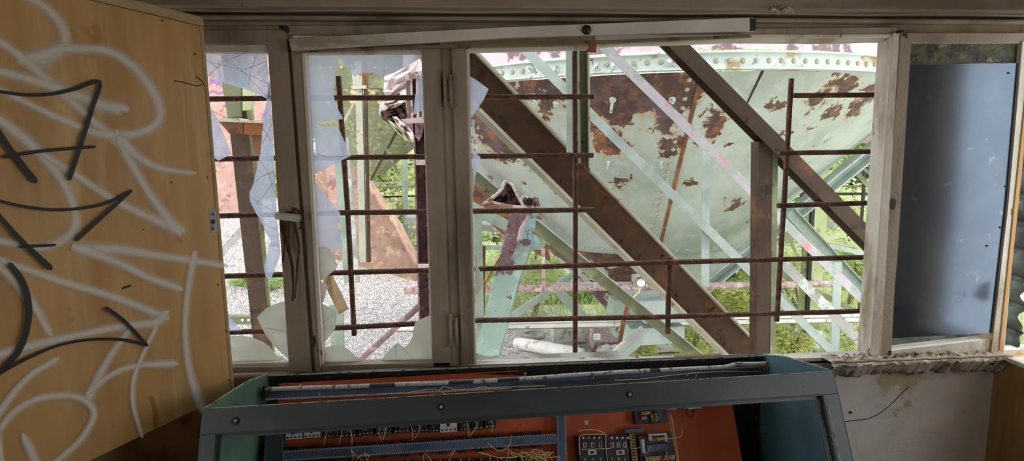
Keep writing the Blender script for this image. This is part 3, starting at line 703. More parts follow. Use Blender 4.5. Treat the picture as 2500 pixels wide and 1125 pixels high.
bm = bmesh.new(); fbox(bm, 0, .036, .066, H, 0, .003); fbox(bm, .036, .039, .069, H, 0, .022); bevel(bm, .0008); link('front_stile', bm, 'console', co)
bm = bmesh.new(); fbox(bm, CL-.05, CL, .066, H, 0, .003); fbox(bm, CL-.053, CL-.05, .069, H, 0, .022); bevel(bm, .0008); link('front_stile', bm, 'console', co)
bm = bmesh.new(); fbox(bm, .039, CL-.053, .069, .079, .018, .022); fbox(bm, .039, .049, .079, H, .018, .022); fbox(bm, CL-.068, CL-.053, .079, H, .018, .022)
link('inner_lip', bm, 'console', co)
bm = bmesh.new(); fbox(bm, CL-.0605, CL-.058, .079, H, .0155, .018); fbox(bm, CL-.044, CL-.0415, .069, H, -.001, .0); link('worn_line', bm, 'console_edge', co)
# bolts of the rail
for x, y in ((575,1027),(1077,993),(1537,963)):
    p = onplane(x, y, FL, ni)
    bm = bmesh.new(); disc(bm, p + ni*.0005, -ni, .0115, .002, 24); disc(bm, p, -ni, .0085, .0045, 6); b = link('bolt', bm, 'dark_metal', co)
    bm = bmesh.new(); disc(bm, p - ni*.0045, -ni, .0042, .001, 12); link('bolt_centre', bm, 'console_edge', b)
p = onplane(1967, 937, FL, ni); bm = bmesh.new(); disc(bm, p, -ni, .012, .0006, 24); link('filled_hole', bm, 'console', co)
# side panels, following the slope of the front
BL = at(655, 917, 2.05); BR = at(1838, 861, 2.062)
zb = (BL.z+BR.z)/2
def side(u, t, name, m):
    A = FL + ux*u; hz = V((0,1,0)); B = V((A.x + .0, 2.052, zb)); D = A + dn*(H); Bb = V((B.x, B.y, .02))
    bm = bmesh.new(); prism(bm, [A, A + (B-A)*.62 + V((0,0,.012)), B, Bb, D], ux*t); return link(name, bm, m, co)
sl_ = side(0, .003, 'side_panel', 'console_green'); sr_ = side(CL-.003, .003, 'side_panel', 'console_teal')
for u, prt in ((0, sl_), (CL-.003, sr_)):
    A = FL + ux*u; B = V((A.x, 2.052, zb)); mid = A + (B-A)*.62 + V((0,0,.012))
    bm = bmesh.new(); tube(bm, [A+V((.0015,0,.001)), mid+V((.0015,0,.001)), B+V((.0015,0,.001))], .0024, 8); link('worn_edge', bm, 'console_edge', prt, True)
bl = V((FL.x, 2.052, zb)); br = V((FR.x, 2.052, zb))
bm = bmesh.new()
boxw(bm, bl.x, br.x, 2.052, 2.056, .02, zb); boxw(bm, bl.x, br.x, 2.035, 2.056, zb-.001, zb+.002); link('back_panel', bm, 'dark_metal', co)
bm = bmesh.new(); boxw(bm, bl.x, br.x, 2.0335, 2.0355, zb-.001, zb+.0035); link('worn_edge', bm, 'console_edge', co)
bm = bmesh.new(); boxw(bm, FL.x, FR.x, 1.52, 2.05, .0, .02); link('base', bm, 'dark_metal', co)
# orange mounting plate, parallel to the front
PP = V((FL.x, 2.022, zb-.028))
u0p, u1p = .05, CL-.135
def pp_(u, v, w=0): return PP + ux*u + dn*v - ni*w
def pbox(bm, u0, u1, v0, v1, w0, w1):
    bx(bm, pp_((u0+u1)/2, (v0+v1)/2, (w0+w1)/2), abs(u1-u0), abs(v1-v0), abs(w1-w0), (ux, dn, ni))
def uv_(px, py, w=0):
    q = onplane(px, py, PP - ni*w, ni) - PP; return q.dot(ux), q.dot(dn)
bm = bmesh.new(); pbox(bm, u0p, u1p, 0, .85, -.003, 0); pl = link('mounting_plate', bm, 'orange', co)
bm = bmesh.new(); pbox(bm, u0p, u1p, -.001, .002, 0, .008); link('plate_lip', bm, 'orange', pl)
for px, py in ((733,938),(1281,912),(1792,890)):
    u, v = uv_(px, py); bm = bmesh.new(); disc(bm, pp_(u, .012, 0), -ni, .008, .006, 6); link('bolt', bm, 'screw', pl)
for px, py in ((1270,1036),(1285,1033),(1262,1048),(1870,1036),(1878,1040),(1867,1058),(1817,1000)):
    u, v = uv_(px, py); bm = bmesh.new(); disc(bm, pp_(u, v, 0), -ni, .0022, .0006, 10); link('drilled_hole', bm, 'black', pl)
# horizontal bar of the frame with a wrapped cable, over the top duct
def pxtube(name, pts, w, r, m, parent, seg=6, n=6, jit=0):
    P = []
    for a in pts:
        x, y = a[:2]; ww = a[2] if len(a) > 2 else w; u, v = uv_(x, y, ww); P.append(pp_(u, v, ww))
    bm = bmesh.new(); tube(bm, smoothpath(P, n), r, seg, jit=jit); return link(name, bm, m, parent, True)
def duct(name, pa, pb_, w0, w1, hgt, m, teeth_m, gap=.0075, tl=.011, skip=None):
    """slotted wiring duct between pixel points on the plate; comb fingers on both sides"""
    ua, va = uv_(*pa, w1); ub, vb = uv_(*pb_, w1)
    A = pp_(ua, va, 0); B = pp_(ub, vb, 0); t = (B-A); L = t.length; t.normalize(); s = t.cross(ni).normalized()
    if s.dot(dn) < 0 and abs(t.dot(ux)) > .7: s = -s
    bm = bmesh.new()
    bx(bm, (A+B)/2 - ni*(w1), L, hgt, .003, (t, s, ni)); bx(bm, (A+B)/2 - ni*(w0+.002), L, hgt, .003, (t, s, ni))
    d = link(name, bm, m, co)
    bm = bmesh.new(); n = int(L/gap)
    for i in range(n):
        if skip and skip(i): continue
        c = A + t*((i+.5)*gap)
        for q in (-1, 1):
            bx(bm, c + s*(q*(hgt/2)) - ni*((w0+w1)/2), gap*.62, .0018, w1-w0, (t, s, ni))
            bx(bm, c + s*(q*(hgt/2+.003)) - ni*(w1), gap*.7, .006, .003, (t, s, ni))
    link('comb_fingers', bm, teeth_m, d); return d
d1 = duct('cable_duct', (648,962), (1885,905), .0, .05, .03, 'duct', 'contactor')
d1b = duct('cable_duct', (1250,950), (1850,918), .051, .06, .028, 'duct_dark', 'duct_dark')
pts = [(652,950,.075),(760,946,.075),(860,943,.078),(1000,937,.075),(1100,934,.077),(1250,926,.075),(1400,915,.077),(1550,906,.075),(1700,899,.077),(1770,895,.075),(1800,888,.076),(1840,888,.075),(1885,886,.075)]
pxtube('cable_bar', pts, .075, .006, 'duct_dark', co, 8)
# white spiral wrap: rings along the bar
P = smoothpath([pp_(*uv_(x, y, w), w) for x, y, w in pts], 26)
acc = 0; last = P[0]; bm = None; breaks = ((905,960),(1100,1150),(1215,1262),(1590,1610)); cur = []; runs = []
for q in P:
    px = pxof(q)[0]
    if any(a < px < b for a, b in breaks):
        if len(cur) > 3: runs.append(cur)
        cur = []
    else: cur.append(q)
runs.append(cur)
for run in runs:                                # a ribbed sleeve: one closed tube with ridges
    pp = []; rr_ = []; L_ = sum((run[i+1]-run[i]).length for i in range(len(run)-1)); n = int(L_/.0022)
    d = [0]
    for i in range(len(run)-1): d.append(d[-1] + (run[i+1]-run[i]).length)
    k = 0
    for i in range(n+1):
        t = L_*i/n
        while k < len(run)-2 and d[k+1] < t: k += 1
        f = (t-d[k])/max(1e-6, d[k+1]-d[k]); pp.append(run[k].lerp(run[k+1], f)); rr_.append(.0082 if i % 3 else .0064)
    bm = bmesh.new(); tube(bm, pp, rr_, 8); link('spiral_wrap', bm, 'wire_white', co)

# end clamps of the bar
for x, y in ((652,950),(1868,892)):
    u, v = uv_(x, y, .06); bm = bmesh.new(); pbox(bm, u-.008, u+.008, v-.012, v+.02, .0, .085); bevel(bm, .002)
    c = link('bar_clamp', bm, 'bracket' if x > 1000 else 'dark_metal', co)
    bm = bmesh.new(); disc(bm, pp_(u+.004, v, .085), -ni, .005, .004, 6); link('nut', bm, 'screw', c)
u, v = uv_(786, 956, .06); bm = bmesh.new(); tube(bm, smoothpath([pp_(u+.006, v-.016, .062), pp_(u, v-.006, .082), pp_(u-.004, v+.012, .08), pp_(u+.002, v+.02, .062)]), .0028, 8); link('cable_clip', bm, 'console_edge', co, True)
# loose light wires lying along the top duct
for L_ in ([(995,958),(1030,952),(1060,950),(1090,962)], [(1070,955),(1085,944),(1110,950),(1135,950)], [(1150,950),(1180,944),(1195,948)],
           [(1420,915),(1440,908),(1452,912),(1448,925)], [(1675,918),(1690,909),(1700,915),(1696,925)], [(1130,952),(1160,948),(1250,944),(1330,941)], [(1500,928),(1560,925),(1640,916),(1730,908),(1860,906)]):
    pxtube('loose_wire', L_, .064, .0014, 'wire', co, 5)

# contactors in the first row
def contactor(x0, x1, y0, y1, m, nh=4, w=.055, sub='contactor'):
    (ua, va), (ub, vb) = uv_(x0, (y0+y1)/2, w), uv_(x1, (y0+y1)/2, w); _, vt = uv_(x0, y0, w); _, vm = uv_(x0, y1, w)
    v0 = vt; v1 = vm; bm = bmesh.new()
    pbox(bm, ua, ub, v0, v1, 0, w); pbox(bm, ua+.001, ub-.001, v0+(v1-v0)*.15, v0+(v1-v0)*.6, w, w+.006); bevel(bm, .0008)
    c = link(sub, bm, m, co)
    bm = bmesh.new(); pbox(bm, (ua+ub)/2-.006, (ua+ub)/2+.004, v0+(v1-v0)*.2, v0+(v1-v0)*.5, w+.006, w+.008); link('label_window', bm, 'black' if m == 'contactor' else 'duct', c)
    for i in range(nh):
        uu = ua + (ub-ua)*(i+.5)/nh; bm = bmesh.new(); disc(bm, pp_(uu, v0+(v1-v0)*.8, w), -ni, .0032, .0014, 10); link('terminal_screw', bm, 'black' if m == 'contactor' else 'screw', c)
        if m == 'relay' and i % 2 == 0:
            bm = bmesh.new(); pbox(bm, uu-.002, uu+.002, v0-.003, v0+.003, w-.01, w+.003); link('terminal_tab', bm, 'screw', c)
    return c
contactor(698,736,1051,1073,'contactor'); contactor(742,781,1047,1069,'contactor'); contactor(1074,1116,1027,1056,'contactor')
for i, x in enumerate((790, 832, 874, 918, 962, 1008)): contactor(x, x+38, 1046-i*3.2+(i%2)*2, 1070-i*3+(i%2)*2, 'relay', 4, .05, 'relay')
for i, x in enumerate((1046, 1122, 1153, 1184)): contactor(x, x+26, 1034-i*4 , 1056-i*3.2, 'relay', 3, .05, 'relay')
rw = random.Random(4)
for x in (800,838,852,930,945,1000,1020,1140,1158,1200):
    y = 1060 - (x-800)*.07
    pxtube('loose_wire', [(x,y-14,.052),(x+rw.uniform(-8,8),y+4,.068),(x+rw.uniform(-12,12),y+22+rw.uniform(0,10),.06)], .06, .0012, 'wire', co, 5)
for k in range(14):
    x = rw.uniform(800, 1215); y = 1052 - (x-800)*.07
    pxtube('loose_wire', [(x,y,.05),(x+rw.uniform(-10,10),y+12,.066),(x+rw.uniform(-18,18),y+24,.05)], .06, .001, 'wire_dark', co, 5)
# blue slotted ducts
d2 = duct('cable_duct', (690,1113), (1360,1070), 0, .055, .022, 'duct', 'duct_light')
for side_ in (-1, 1):                       # dark bundles of cut wires along the duct, at the terminals
    for k in range(14):
        x = 712 + k*46; y = 1112 - (x-690)*.064 + side_*15
        u, v = uv_(x, y, .03); bm = bmesh.new()
        for j in range(8): pbox(bm, u-.014+j*.0037, u-.0115+j*.0037, v-.007, v+.007+rw.uniform(-.003,.003), .004, .046 + rw.uniform(0,.01))
        link('wire_comb', bm, 'relay', d2)
d3 = duct('cable_duct', (672,1052), (664,1160), 0, .05, .05, 'duct_dark', 'duct')
d4 = duct('cable_duct', (1370,1004), (1374,1160), 0, .055, .022, 'duct', 'duct_light')
# lower rows of relays seen at the picture's lower edge
for i in range(12):
    x = 720 + i*50; contactor(x, x+42, 1134-i*1.5, 1160-i*1.5, 'relay', 4, .045, 'relay')
for k in range(24):
    x = rw.gauss(1305, 26) if k < 15 else rw.uniform(860, 1240); y = 1112 + rw.uniform(-4, 8)
    pxtube('loose_wire', [(x,y+14,.05),(x+rw.uniform(-14,14),y,.075),(x+rw.uniform(-30,30),y-10+rw.uniform(-6,10),.085),(x+rw.uniform(-40,40),y+rw.uniform(-4,10),.07)], .06, .0011, 'wire', co, 5)
pxtube('loose_wire', [(1248,1062,.06),(1244,1085,.07),(1225,1100,.075),(1205,1094,.07),(1190,1080,.06)], .06, .0013, 'wire', co, 5)

# right group of devices
def dev(name, x0, x1, y0, y1, w0, w1, m, parent=None, bev=.001):
    (ua, _), (ub, _) = uv_(x0, (y0+y1)/2, w1), uv_(x1, (y0+y1)/2, w1); _, va = uv_((x0+x1)/2, y0, w1); _, vb = uv_((x0+x1)/2, y1, w1)
    bm = bmesh.new(); pbox(bm, ua, ub, va, vb, w0, w1); bevel(bm, bev); return link(name, bm, m, parent or co)
r1 = dev('relay', 1551, 1630, 999, 1033, 0, .04, 'relay')
for x0, x1, y0, y1 in ((1565,1590,1004,1012),(1566,1580,1016,1024),(1590,1606,1008,1028)): dev('coil_clip', x0, x1, y0, y1, .04, .052, 'brass', r1)
for k in range(4): pxtube('loose_wire', [(1583+k*3,998,.045),(1598+k*4,996,.07),(1610+k*2,1010,.075),(1604+k,1028,.07),(1590+k*2,1034,.05)], .06, .0016, 'duct', co, 6)
for x0, n in ((1617, 3), (1679, 3)):
    tb = dev('terminal_block', x0, x0+34, 988 if x0 < 1650 else 986, 1000 if x0 < 1650 else 998, 0, .03, 'contactor')
    for i in range(n):
        u, v = uv_(x0+6+i*11, 994 if x0 < 1650 else 992, .03); bm = bmesh.new(); disc(bm, pp_(u, v, .03), -ni, .0035, .001, 12); link('terminal_screw', bm, 'black', tb)
pxtube('loose_wire', [(1677,996,.02),(1676,1008,.035),(1686,1018,.04),(1694,1008,.03),(1690,998,.02)], .03, .0018, 'wire_dark', co, 6)
for x0, x1 in ((1414,1478),(1483,1536)):
    rl = dev('relay', x0, x1, 1062, 1150, 0, .045, 'relay')
    for i in range(3):
        cx = x0 + (x1-x0)*(i+.75)/3.4
        dv = dev('contact_window', cx-4, cx+4, 1080, 1092, .045, .0475, 'screw', rl, .0003); dev('contact_slot', cx-2, cx+2, 1082, 1090, .0475, .048, 'black', dv, .0002)
        dev('terminal_screw', cx-3, cx+3, 1117, 1124, .045, .049, 'brass', rl, .0003)
    dv = dev('coil_window', x0+22, x0+42, 1098, 1110, .045, .05, 'contactor', rl, .0005); dev('coil_slot', x0+27, x0+37, 1101, 1107, .05, .0505, 'black', dv, .0003)
    for i in range(4): dev('terminal_screw', x0+8+i*13, x0+13+i*13, 1066, 1071, .045, .05, 'screw', rl, .0003)
ts = dev('terminal_strip', 1540, 1556, 1058, 1150, 0, .03, 'brass')
for k in range(10): dev('strip_contact', 1543, 1553, 1061+k*7, 1064+k*7, .03, .033, 'dark_metal', ts, .0002)
fr = dev('relay', 1562, 1650, 1060, 1150, 0, .035, 'relay')
dev('relay_frame', 1526, 1572, 1046, 1056, 0, .04, 'duct', fr); dev('relay_frame', 1568, 1575, 1072, 1106, .035, .055, 'contactor', fr)
dev('relay_frame', 1586, 1628, 1058, 1063, .035, .055, 'contactor', fr); dev('relay_frame', 1586, 1591, 1058, 1076, .035, .055, 'contactor', fr); dev('relay_frame', 1624, 1629, 1058, 1078, .035, .055, 'contactor', fr)
dev('coil', 1578, 1632, 1084, 1102, .035, .05, 'duct', fr); dev('coil', 1592, 1622, 1066, 1076, .035, .045, 'brass', fr)
dev('terminal_strip', 1576, 1648, 1112, 1124, .035, .05, 'brass', fr)
for L_ in ([(1632,1008,.03),(1638,1040,.035),(1644,1080,.035),(1650,1110,.035),(1658,1150,.035)], [(1638,1010,.04),(1646,1060,.045),(1656,1120,.045),(1660,1150,.04)]): pxtube('loose_wire', L_, .03, .0022, 'wire', co, 6)
for L_ in ([(1662,1040,.03),(1667,1055,.05),(1660,1066,.05),(1640,1070,.05),(1610,1070,.05)], [(1416,1110,.05),(1414,1075,.055),(1420,1062,.05),(1445,1060,.05),(1475,1060,.05)],
           [(1478,1062,.05),(1480,1100,.055),(1484,1130,.05)], [(1412,1052,.05),(1440,1048,.055),(1470,1054,.05),(1484,1066,.04)], [(1418,1096,.05),(1450,1096,.055),(1490,1094,.05)]): pxtube('loose_wire', L_, .04, .0016, 'wire', co, 5)
for k in range(12):
    x = rw.uniform(1560, 1650); y = rw.uniform(1075, 1118)
    pxtube('loose_wire', [(x,y,.05),(x+rw.uniform(-12,12),y+10,.07),(x+rw.uniform(-14,14),y+22,.05)], .06, .001, 'wire' if k % 2 else 'wire_dark', co, 5)
dev('paper_tag', 1428, 1436, 1026, 1037, 0, .001, 'contactor', None, .0002)
bm = bmesh.new(); n0 = uv_(1452, 1100, .02)
link('loose_wire', bm, 'wire', co) if False else bm.free()

# =================================================================== OUTSIDE: GROUND
GZ = -1.2
def gz(x, y):
    a = max(0, min(1, (y-7.6)/5.5)); a = a*a*(3-2*a)
    k = max(0, min(1, (-1.2 - x)/3.4)); k2 = .25 + .75*k if x < -1.2 else .25*max(0, 1-(x+1.2)/1.6)
    return GZ + 1.75*a*k2
bm = bmesh.new(); nx, ny = 60, 60; g = []
for i in range(nx+1):
    row = []
    for j in range(ny+1):
        x = -12 + 13.6*i/nx; y = 2.6 + 16*j/ny
        row.append(bm.verts.new(V((x, y, gz(x, y) + (random.uniform(-.02,.02) if x < 1 else 0)))))
    g.append(row)
for i in range(nx):
    for j in range(ny): bm.faces.new((g[i][j], g[i+1][j], g[i+1][j+1], g[i][j+1]))
tag(link('gravel_ground', bm, 'gravel', smooth=True), 'pale gravel ground sloping up outside the left windows', 'gravel', None, 'stuff')
bm = bmesh.new(); boxw(bm, -30, 34, 2.6, 60, GZ-.3, GZ-.02); struct(link('ground', bm, 'undergrowth'))
# far grassy bank
bm = bmesh.new(); nx, ny = 50, 12; g = []
for i in range(nx+1):
    g.append([bm.verts.new(V((-30+64*i/nx, 17+j*1.4, GZ-.02 + .32*j*(1+.3*math.sin(i*.7)) + random.uniform(-.1,.1)))) for j in range(ny+1)])
for i in range(nx):
    for j in range(ny): bm.faces.new((g[i][j], g[i+1][j], g[i+1][j+1], g[i][j+1]))
struct(link('hillside', bm, 'undergrowth', smooth=True))

# =================================================================== THE BIG HOPPER
HX, HY, HR = 2.21, 7.35, 3.0
HS = 1.33
cc = (HX, HY)
ring_lo = at(1722, 171, HY-HR).z; ring_hi = at(1722, 126, HY-HR).z; cz = at(1600, 615, HY-HS).z
PATCHES_PX = [(1255,215,.2,.5),(1330,205,.22,.5),(1400,212,.24,.5),(1470,215,.26,.6),(1545,222,.28,.7),(1620,222,.26,.7),(1680,215,.16,.8),(1500,262,.13,1),(1490,352,.15,.8),(1445,320,.10,.7),(1528,290,.07,1),
 (1622,300,.11,1),(1650,262,.13,1),(1525,447,.07,.7),(1680,450,.055,1),(1757,300,.09,1.8),(1745,280,.10,.3),(1888,258,.06,.7),(1975,312,.045,1),(1705,345,.06,1),(1634,358,.08,1),(1800,497,.08,.6),
 (1988,246,.10,.8),(2055,206,.17,.4),(2120,222,.12,.5),(2035,275,.08,.9),(1910,330,.045,1),(1205,330,.18,1),(1240,375,.13,.8),(1180,300,.15,1),(1330,255,.1,1),(1345,350,.07,.8),(1775,352,.04,1),(2090,262,.1,1),(1450,262,.12,1.3),(1950,420,.08,.5),(1580,205,.3,.4)]
def oncone(px, py, off=0):
    rr = ray(px, py); t = 3.0
    while t < 9:
        p = EYE + rr*t; z = p.z; lim = HS + (HR-.02-HS)*(z-cz)/(ring_lo-cz)
        if math.hypot(p.x-HX, p.y-HY) <= lim + off: return p
        t += .003
    return EYE + rr*6
def hopper_mat():
    m = bpy.data.materials.new('mint_hopper_paint_with_rust'); m.use_nodes = True; nt = m.node_tree; N = nt.nodes.new; L = nt.links.new
    b = nt.nodes['Principled BSDF']; b.inputs['Roughness'].default_value = .6
    tc = N('ShaderNodeTexCoord')
    def noise(sc, det, loc=(0,0,0), rough=.6, st=(1,1,1)):
        mp = N('ShaderNodeMapping'); mp.inputs['Location'].default_value = loc; mp.inputs['Scale'].default_value = st; L(tc.outputs['Object'], mp.inputs[0])
        n = N('ShaderNodeTexNoise'); n.inputs['Scale'].default_value = sc; n.inputs['Detail'].default_value = det; n.inputs['Roughness'].default_value = rough; L(mp.outputs[0], n.inputs['Vector']); return n.outputs['Fac']
    def mth(op, a, bb, c=None):
        n = N('ShaderNodeMath'); n.operation = op
        for i, v in enumerate((a, bb, c)):
            if v is None: continue
            if isinstance(v, (int, float)): n.inputs[i].default_value = v
            else: L(v, n.inputs[i])
        return n.outputs[0]
    def ss(v, a, c):
        r = N('ShaderNodeMapRange'); r.interpolation_type = 'SMOOTHSTEP'; L(v, r.inputs['Value']); r.inputs['From Min'].default_value = a; r.inputs['From Max'].default_value = c; return r.outputs[0]
    def mix(f, a, bb):
        n = N('ShaderNodeMix'); n.data_type = 'RGBA'; L(f, n.inputs['Factor'])
        for k, v in (('A', a), ('B', bb)):
            if isinstance(v, tuple): n.inputs[k].default_value = lin(v)
            else: L(v, n.inputs[k])
        return n.outputs['Result']
    sp = N('ShaderNodeSeparateXYZ'); L(tc.outputs['Object'], sp.inputs[0]); X, Y, Z = sp.outputs
    base = mix(ss(noise(1.6, 5), .35, .7), (174,184,174), (150,160,146))
    base = mix(ss(noise(3, 6, (5,1,2), .6, (3,3,.5)), .5, .75), base, (178,190,182))
    # ragged rust patches where the paint has gone, plus scattered small ones
    pn = N('ShaderNodeTexNoise'); pn.inputs['Scale'].default_value = 7; pn.inputs['Detail'].default_value = 9; pn.inputs['Roughness'].default_value = .68; L(tc.outputs['Object'], pn.inputs['Vector'])
    sub = N('ShaderNodeVectorMath'); sub.operation = 'SUBTRACT'; L(pn.outputs['Color'], sub.inputs[0]); sub.inputs[1].default_value = (.5,.5,.5)
    scl = N('ShaderNodeVectorMath'); scl.operation = 'SCALE'; L(sub.outputs[0], scl.inputs[0]); scl.inputs['Scale'].default_value = .55
    ad = N('ShaderNodeVectorMath'); ad.operation = 'ADD'; L(tc.outputs['Object'], ad.inputs[0]); L(scl.outputs[0], ad.inputs[1])
    best = None
    for px, py, r, sy in PATCHES_PX:
        c = oncone(px, py); d = N('ShaderNodeVectorMath'); d.operation = 'SUBTRACT'; L(ad.outputs[0], d.inputs[0]); d.inputs[1].default_value = c
        m_ = N('ShaderNodeVectorMath'); m_.operation = 'MULTIPLY'; L(d.outputs[0], m_.inputs[0]); m_.inputs[1].default_value = (1/r, .5/r, 1/(r*sy))
        l_ = N('ShaderNodeVectorMath'); l_.operation = 'LENGTH'; L(m_.outputs[0], l_.inputs[0])
        best = l_.outputs['Value'] if best is None else mth('MINIMUM', best, l_.outputs['Value'])
    low = mth('SUBTRACT', 1, ss(Z, cz-.02, cz+.06)); lefty = mth('SUBTRACT', 1, ss(X, 1.9, 2.5))
    edge_l = mth('SUBTRACT', 1, ss(X, .5, 1.3))
    n1 = mth('ADD', noise(2.6, 10, (3.3,0,1.7), .66), mth('ADD', mth('MULTIPLY', low, mth('MULTIPLY_ADD', lefty, .17, .02)), mth('MULTIPLY', edge_l, .07)))
    n2 = noise(6.5, 9, (1,4,2), .6)
    halo = mth('MAXIMUM', mth('SUBTRACT', 1, ss(best, .95, 1.45)), ss(n1, .62, .68)); halo = mth('MAXIMUM', halo, mth('MULTIPLY', ss(n2, .69, .73), .9))
    core = mth('MAXIMUM', mth('SUBTRACT', 1, ss(best, .93, 1.0)), mth('MAXIMUM', ss(n1, .665, .68), ss(n2, .725, .735)))
    rustc = mix(ss(noise(11, 9, (7,7,7), .7), .48, .6), (74,54,50), (112,78,56))
    rustc = mix(ss(noise(2.4, 3, (2,9,4)), .52, .62), rustc, (98,76,78))
    rustc = mix(mth('MULTIPLY', ss(noise(5, 6, (8,2,4)), .56, .64), .38), rustc, (180,108,48))
    streak = ss(noise(2.2, 7, (4,2,8), .6, (5,5,.6)), .56, .74)
    base = mix(mth('MULTIPLY', streak, .35), base, (176,150,108))
    col = mix(mth('MULTIPLY', halo, .65), base, (176,140,88)); col = mix(core, col, rustc)
    L(col, b.inputs['Base Color'])
    bp = N('ShaderNodeBump'); bp.inputs['Strength'].default_value = .5; bp.inputs['Distance'].default_value = .01
    L(mth('SUBTRACT', noise(30, 5), mth('MULTIPLY', core, .8)), bp.inputs['Height']); L(bp.outputs[0], b.inputs['Normal'])
    return m
M['hopper'] = hopper_mat()
M['rim'] = mat('peeling_purple_rust_drum', (196,176,178), [((124,100,104), 3.2, .55, .03, 10), ((226,220,216), 5, .6, .04, 9), ((96,70,66), 7, .66, .02, 8)], .8, bump=.8, bscale=20)
M['ringp'] = mat('ring_paint', (196,206,198), [((166,146,104), 5, .58, .06, 8), ((120,84,62), 9, .66, .03, 9)], .6, bump=.3)
hp = thing('conical_hopper', 'huge riveted mint green steel hopper cone with rust patches filling the wide window', 'hopper', V((HX, HY, GZ)))
bm = bmesh.new(); lathe(bm, [(HR-.02, ring_lo-.005), (HS, cz)], cc, 160)
o = link('upper_cone', bm, 'hopper', hp, True); up = o
bm = bmesh.new(); lathe(bm, [(HS, cz), (.28, cz-1.15), (.26, cz-1.3)], cc, 120); link('lower_cone', bm, 'hopper', hp, True)
bm = bmesh.new(); lathe(bm, [(.26, cz-1.3), (.34, cz-1.3), (.34, cz-1.36), (.22, cz-1.36), (.22, GZ-.02)], cc, 48); link('outlet', bm, 'mint', hp, True)
bm = bmesh.new()
for i in range(200): pass
lathe(bm, [(HR-.02, ring_hi+.02), (HR-.03, ring_hi+.06), (HR-.04, ring_hi+.5), (HR-.2, ring_hi+.5)], cc, 160); link('rim_drum', bm, 'rim', hp, True)
bm = bmesh.new(); lathe(bm, [(HR-.02, ring_lo), (HR+.075, ring_lo), (HR+.075, ring_lo+.012), (HR+.012, ring_lo+.014), (HR+.012, ring_hi-.012), (HR+.06, ring_hi-.012), (HR+.06, ring_hi), (HR-.03, ring_hi+.004)], cc, 200)
rg = link('ring_angle', bm, 'ringp', hp)
for f in rg.data.polygons: f.use_smooth = False
def cone_pt(phi, t):                       # t 0 at ring, 1 at lower seam
    r = (HR-.02)*(1-t) + HS*t; z = (ring_lo-.005)*(1-t) + cz*t
    return V((HX + r*math.sin(phi), HY - r*math.cos(phi), z))
def cone_n(phi):
    dr = HR-.02-HS; dz = ring_lo-cz; L_ = math.hypot(dr, dz); return V((math.sin(phi)*dz/L_, -math.cos(phi)*dz/L_, -dr/L_))
# one rivet mesh, copied
bm = bmesh.new(); bmesh.ops.create_uvsphere(bm, u_segments=10, v_segments=6, radius=1)
for v in bm.verts: v.co.z = max(v.co.z, -.1)
for f in bm.faces: f.smooth = True
rivme = bpy.data.meshes.new('rivet'); bm.to_mesh(rivme); bm.free(); rivme.materials.append(M['rivet']); rivdark = rivme.copy(); rivdark.materials.clear(); rivdark.materials.append(M['beam_brown'])
def rivet(p, n, r, parent, name='rivet'):
    o = bpy.data.objects.new(name, rivme); C.objects.link(o)
    q = V((0,0,1)).rotation_difference(n); o.rotation_mode = 'QUATERNION'; o.rotation_quaternion = q; o.location = p; o.scale = (r, r, r*.8)
    adopt(o, parent); return o
# rivets on the ring (front arc)
zr = (ring_lo+ring_hi)/2
a = -.75
while a < .82:
    rivet(V((HX+(HR+.012)*math.sin(a), HY-(HR+.012)*math.cos(a), zr)), V((math.sin(a), -math.cos(a), 0)), .02, rg); a += .1/HR*1.02
# vertical riveted seam
best = min([k*.002-.5 for k in range(600)], key=lambda f: abs(pxof(cone_pt(f, .02))[0]-1698))
bm = bmesh.new()
nn = cone_n(best); tt = (cone_pt(best,1)-cone_pt(best,0)).normalized(); sd = nn.cross(tt).normalized()
A, B = cone_pt(best+.012, 0)+nn*.004, cone_pt(best+.03, 1)+nn*.004
sweep(bm, A, B, [(-.016,-.004), (.016,-.004), (.016,.004), (-.016,.004)], sd, nn); seam = link('seam_strap', bm, 'rust', hp)
for k in range(24):
    rivet(cone_pt(best - .016 - .014*k/24, .03+.95*k/24)+nn*.002, nn, .021, up)
for k in range(12): rivet(cone_pt(best - .045 - .02*k/12, .42+.5*k/12)+nn*.002, nn, .018, up)
b2 = min([k*.002-.5 for k in range(600)], key=lambda f: abs(pxof(cone_pt(f, .02))[0]-1856))
bm = bmesh.new(); n2_ = cone_n(b2); tube(bm, [cone_pt(b2, t)+n2_*.002 for t in (0,.05,.12,.2)], [.012,.010,.008,.002], 6); link('open_seam', bm, 'beam_dark', hp)
# lower ring of rivets
a = -1.0
while a < 1.0:
    nr = (V((math.sin(a), -math.cos(a), 0)) + cone_n(a)).normalized()
    rivet(V((HX+(HS+.02)*math.sin(a), HY-(HS+.02)*math.cos(a), cz+.02)), nr, .022, up); a += .085
bm = bmesh.new(); lathe(bm, [(HS+.012, cz+.05), (HS+.025, cz+.0), (HS-.015, cz-.04)], cc, 100); link('lower_seam_strap', bm, 'mint', hp, True)
